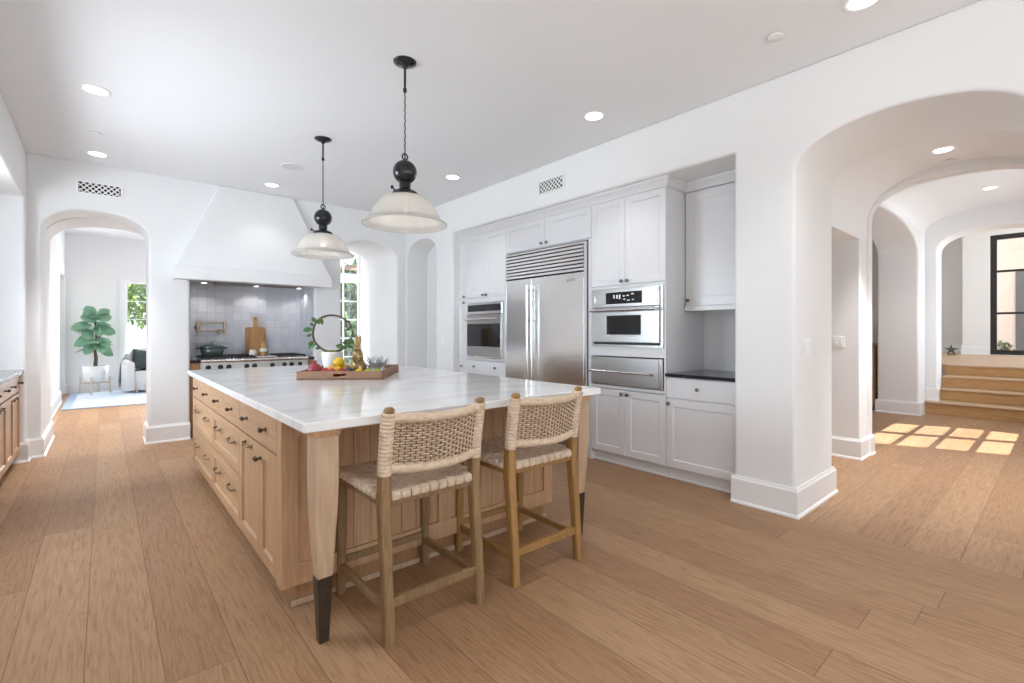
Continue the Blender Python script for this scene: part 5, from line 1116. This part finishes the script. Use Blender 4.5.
# ---------------------------------------------------------------- ceiling fittings
def downlight(x, y, z, label, e, group='recessed downlights in the kitchen ceiling', cone=1.75):
    t = thing('downlight', label, 'ceiling light', (x, y, z), 0, group)
    obj('trim_ring', MB().lathe([(0.072, 0.0), (0.072, -0.003), (0.090, -0.006), (0.096, -0.003), (0.096, 0.0)], 36, cap=False), M['plastic'], t)
    obj('lens', MB().lathe([(0.0005, -0.002), (0.073, -0.002)], 36, cap=False), M['lens'], t)
    light('downlight_light', 'SPOT', (0, 0, -0.02), e, (0.98, 0.97, 0.98), 0.06, direction=(0, 0, -1), parent=t, spot=cone)
    return t
for x, y, lab in ((-0.05, 4.705, 'recessed ceiling downlight above the left aisle, largest in view'), (-0.05, 6.385, 'recessed ceiling downlight just before the wall with left arch'), (1.56, 6.337, 'recessed ceiling downlight just in front of the range hood'), (3.08, 4.65, 'recessed ceiling downlight in front of refrigerator'), (3.10, 2.566, 'recessed ceiling downlight in front of the microwave oven cabinet'), (3.13, 0.72, 'recessed ceiling downlight at the top edge of picture, before the passage arch')):
    downlight(x, y, 3.07, lab, (170 if y > 6 else 45) if x < 0.5 else (8 if y > 5 else 24), cone=0.95 if (x < 0.5 and y > 6) else 1.75)
for x, y in ((-0.05, 2.7), (-0.05, 0.7), (1.55, 0.7), (1.5, -1.4), (3.1, -1.4)): downlight(x, y, 3.07, 'recessed ceiling downlight behind the camera', 26)
downlight(5.50, 0.70, 2.843, 'recessed downlight in the first bay of the passage beyond arch', 270, 'recessed downlights in the hall', 1.35)
downlight(8.75, 0.66, 3.143, 'recessed downlight in the far bay of the passage before the stairs', 60, 'recessed downlights in the hall')
downlight(7.0, 0.45, 3.13, 'added fill downlight in the passage, unseen just outside the view', 60, 'recessed downlights in the hall')  # extra lamp out of view, added to brighten the far bay
for y in (8.5, 9.9): downlight(0.05, y, 3.33, 'added fill downlight in the room beyond the left arch, hidden by the arch', 330, 'added fill downlights in the sitting room', 1.3)  # unseen lamps added to brighten the floor at the left arch
t = thing('ceiling_speaker', 'flush round grey ceiling speaker beside the far pendant cord', 'speaker', (1.565, 5.496, 3.07))
obj('grille', MB().lathe([(0.0005, -0.004), (0.112, -0.004)], 36, cap=False), M['speaker'], t); obj('rim', MB().lathe([(0.112, 0.0), (0.112, -0.005), (0.12, -0.004), (0.121, 0.0)], 36, cap=False), M['plastic'], t)
for x, y, z, lab, g in ((3.10, 1.152, 3.07, 'flat round sprinkler cover in ceiling near the passage arch', None), (-0.048, 5.711, 3.07, 'flat round sprinkler cover in ceiling above left aisle', None), (5.87, 0.70, 2.843, 'flat round sprinkler cover in the passage ceiling beside a downlight', None)):
    t = thing('sprinkler_cover', lab, 'sprinkler', (x, y, z)); obj('plate', MB().lathe([(0.004, -0.012), (0.040, -0.012), (0.044, -0.009), (0.044, -0.005)], 28), M['plastic'], t); obj('collar', MB().lathe([(0.038, -0.005), (0.038, 0)], 28), M['speaker'], t)
t = thing('ceiling_fixture', 'small dark ceiling fixture in the foyer above the black window', 'ceiling light', (12.6, 0.85, 3.95))
obj('rod', MB().tube([(0, 0, 0), (0, 0, -0.28)], 0.01, 8), M['bronze'], t)
mb = MB()
for k in range(5):
    a = 2 * PI * k / 5; mb.tube([(0, 0, -0.30), (0.12 * math.cos(a), 0.12 * math.sin(a), -0.36), (0.22 * math.cos(a), 0.22 * math.sin(a), -0.29)], 0.012, 6)
obj('arm', mb, M['bronze'], t); obj('hub', MB().ball((0, 0, -0.30), 0.03, 12, 8), M['bronze'], t)
# ---------------------------------------------------------------- vents, switches
def vent(label, loc, rz, w, h):
    t = thing('air_vent', label, 'vent', loc, rz)
    obj('backing', MB().box(0, w, -0.004, -0.001, 0, h), M['vent'], t)
    fr = MB()
    for a in ((-0.022, 0, -0.02, h + 0.02), (w, w + 0.022, -0.02, h + 0.02)): fr.box(a[0], a[1], -0.012, 0, a[2], a[3])
    fr.box(0, w, -0.012, 0, -0.02, 0).box(0, w, -0.012, 0, h, h + 0.02); obj('frame', fr, M['plastic'], t, bevel=0.003)
    lt = MB(); p = 0.05; k = -h
    def clip(x0, s):
        z0, z1 = 0.0, h; a, b = x0, x0 + s * h
        pts = []
        for q in range(13):
            z = h * q / 12; x = x0 + s * z
            if 0 <= x <= w: pts.append((x, -0.006, z))
        return pts
    x = -h
    while x < w + h:
        for s in (1, -1):
            pts = clip(x, s)
            if len(pts) > 1: lt.tube(pts, 0.0055, 6)
        x += p
    nx_ = int(w / p) + 1
    obj('lattice', lt, M['plastic'], t)
    rs = MB(); x = 0.0; k = 0
    while x < w:
        for j in range(int(h / (p / 2)) + 1):
            z = j * p / 2; xx = x + (p / 2 if j % 2 else 0) + (-h % p)
            if 0.004 < xx < w - 0.004 and 0.004 < z < h - 0.004: rs.lathe([(0.012, 0), (0.008, 0.003)], 8, X=Matrix.Translation((xx, -0.010, z)) @ Matrix.Rotation(PI / 2, 4, 'X'))
        x += p
    obj('rosette', rs, M['plastic'], t)
vent('wide white lattice air vent above the left arch', (-0.205, 6.8, 2.755), 0, 0.345, 0.108)
vent('white lattice air vent above the refrigerator cabinets', (3.6, 3.735, 2.765), RW, 0.345, 0.125)
def switch(label, loc, rz, gangs):
    t = thing('light_switch', label, 'light switch', loc, rz); w = 0.07 + 0.046 * (gangs - 1)
    obj('plate', MB().box(-w / 2, w / 2, -0.006, 0, -0.058, 0.058), M['plastic'], t, bevel=0.003)
    for k in range(gangs):
        x = (k - (gangs - 1) / 2) * 0.046; obj('rocker', MB().box(x - 0.017, x + 0.017, -0.0095, -0.005, -0.034, 0.034), M['ceramic'], t, bevel=0.003)
switch('white three-gang light switch on the near white pillar', (3.82, 1.215, 1.165), 0, 3)
switch('white two-gang light switch on the second pillar, inside the passage', (5.71, 1.53, 1.17), RW, 2)
switch('white light switch on the wall between arched niche and tall cabinets', (3.6, 5.66, 1.15), RW, 1)
t = thing('wall_outlet', 'white wall outlet in the recess above the black worktop', 'outlet', (4.375, 1.725, 1.17), RW)
obj('plate', MB().box(-0.035, 0.035, -0.006, 0, -0.058, 0.058), M['plastic'], t, bevel=0.003)
for z in (-0.022, 0.022): obj('socket', MB().box(-0.014, 0.014, -0.008, -0.005, z - 0.014, z + 0.014), M['ceramic'], t, bevel=0.002)
# ---------------------------------------------------------------- outside
struct('ground', MB().box(-30, 45, -30, 45, -0.4, -0.13), M['grass'])
def tree(label, x, y, z0, rx, rz, n, m, seed, leaf=0.11):
    t = thing('garden_tree', label, 'tree', (x, y, -0.13)); rnd = random.Random(seed); mb = MB()
    for k in range(n):
        while True:
            p = Vector((rnd.uniform(-1, 1), rnd.uniform(-1, 1), rnd.uniform(-1, 1)))
            if 0.25 < p.length < 1: break
        c = Vector((p.x * rx, p.y * rx, z0 + rz + p.z * rz)); d = Vector((rnd.uniform(-1, 1), rnd.uniform(-1, 1), rnd.uniform(-1, 0.6)))
        leafblade(mb, c, d, leaf * rnd.uniform(0.7, 1.4), leaf * 0.6, 0.3, n=2)
    obj('foliage', mb, m, t)
    tk = MB().tube([(0, 0, 0), (0.05, 0, z0 + rz * 0.6), (0, 0.1, z0 + rz * 1.4)], [0.09, 0.07, 0.03], 8)
    for k in range(6):
        a = k * 1.05; tk.tube([(0.03, 0, z0 + rz * (0.3 + 0.15 * k)), (rx * 0.5 * math.cos(a), rx * 0.5 * math.sin(a), z0 + rz * (0.6 + 0.17 * k))], [0.035, 0.012], 6)
    obj('trunk', tk, M['twig'], t)
tree('leafy green tree seen through the sitting room window', 1.1, 17.5, 1.55, 1.1, 0.95, 3400, M['tree'], 1, 0.14)
tree('dark green tree seen through the breakfast nook window', 5.6, 13.2, 0.0, 1.15, 1.75, 5200, M['tree_dark'], 2, 0.2)
tree('green tree behind the grey door outside the black foyer window', 22.8, 0.2, 0.5, 1.4, 1.8, 2200, M['tree'], 4)
tree('low leafy shrub outside the lower corner of the black foyer window', 17.6, 1.15, 0.55, 0.30, 0.32, 500, M['tree_dark'], 5, 0.09)
ev = thing('eave', 'dark timber eave beam outside the nook window top', 'eave', (4.0, 10.6, 2.74))
obj('beam', MB().box(0.30, 0.36, -0.3, 3.4, 0.0, 0.06), M['beam'], ev); obj('rafter', MB().box(-0.8, 1.6, 0.9, 1.0, 0.06, 0.14).box(-0.8, 1.6, 2.3, 2.4, 0.06, 0.14), M['beam'], ev)
hs = thing('stucco_house', 'pinkish stucco wing with grey glazed door outside the black foyer window', 'house', (19.6, 0, 0))
mb = MB().box(0, 0.3, 0.95, 4.5, -0.13, 4.6).box(0, 0.3, -4.0, -1.2, -0.13, 4.6).box(0, 0.3, -1.2, 0.95, 3.0, 4.6)
obj('wall', mb, M['stucco'], hs)
obj('door_frame', MB().box(-0.03, 0.12, 0.78, 0.95, 0.4, 3.0).box(-0.03, 0.12, -1.2, 0.78, 2.82, 3.0).box(-0.03, 0.12, -0.15, 0.0, 0.4, 2.82).box(-0.03, 0.12, 0.0, 0.78, 0.4, 0.62), M['door_grey'], hs)
obj('door_glass', MB().box(0.03, 0.04, -1.2, 0.78, 0.5, 2.82), M['pane'], hs)
obj('roof', MB().box(-1.1, 0.5, -4, 4.5, 4.6, 4.75), M['stucco'], hs)
mb = MB()
for k in range(16): mb.box(-1.1, 0.0, -3.6 + k * 0.5, -3.5 + k * 0.5, 4.48, 4.6)
obj('rafter_tail', mb, M['plastic'], hs)
obj('step', MB().box(-3.2, 0.3, -4, 4.5, -0.12, 0.40), M['grass'], hs)
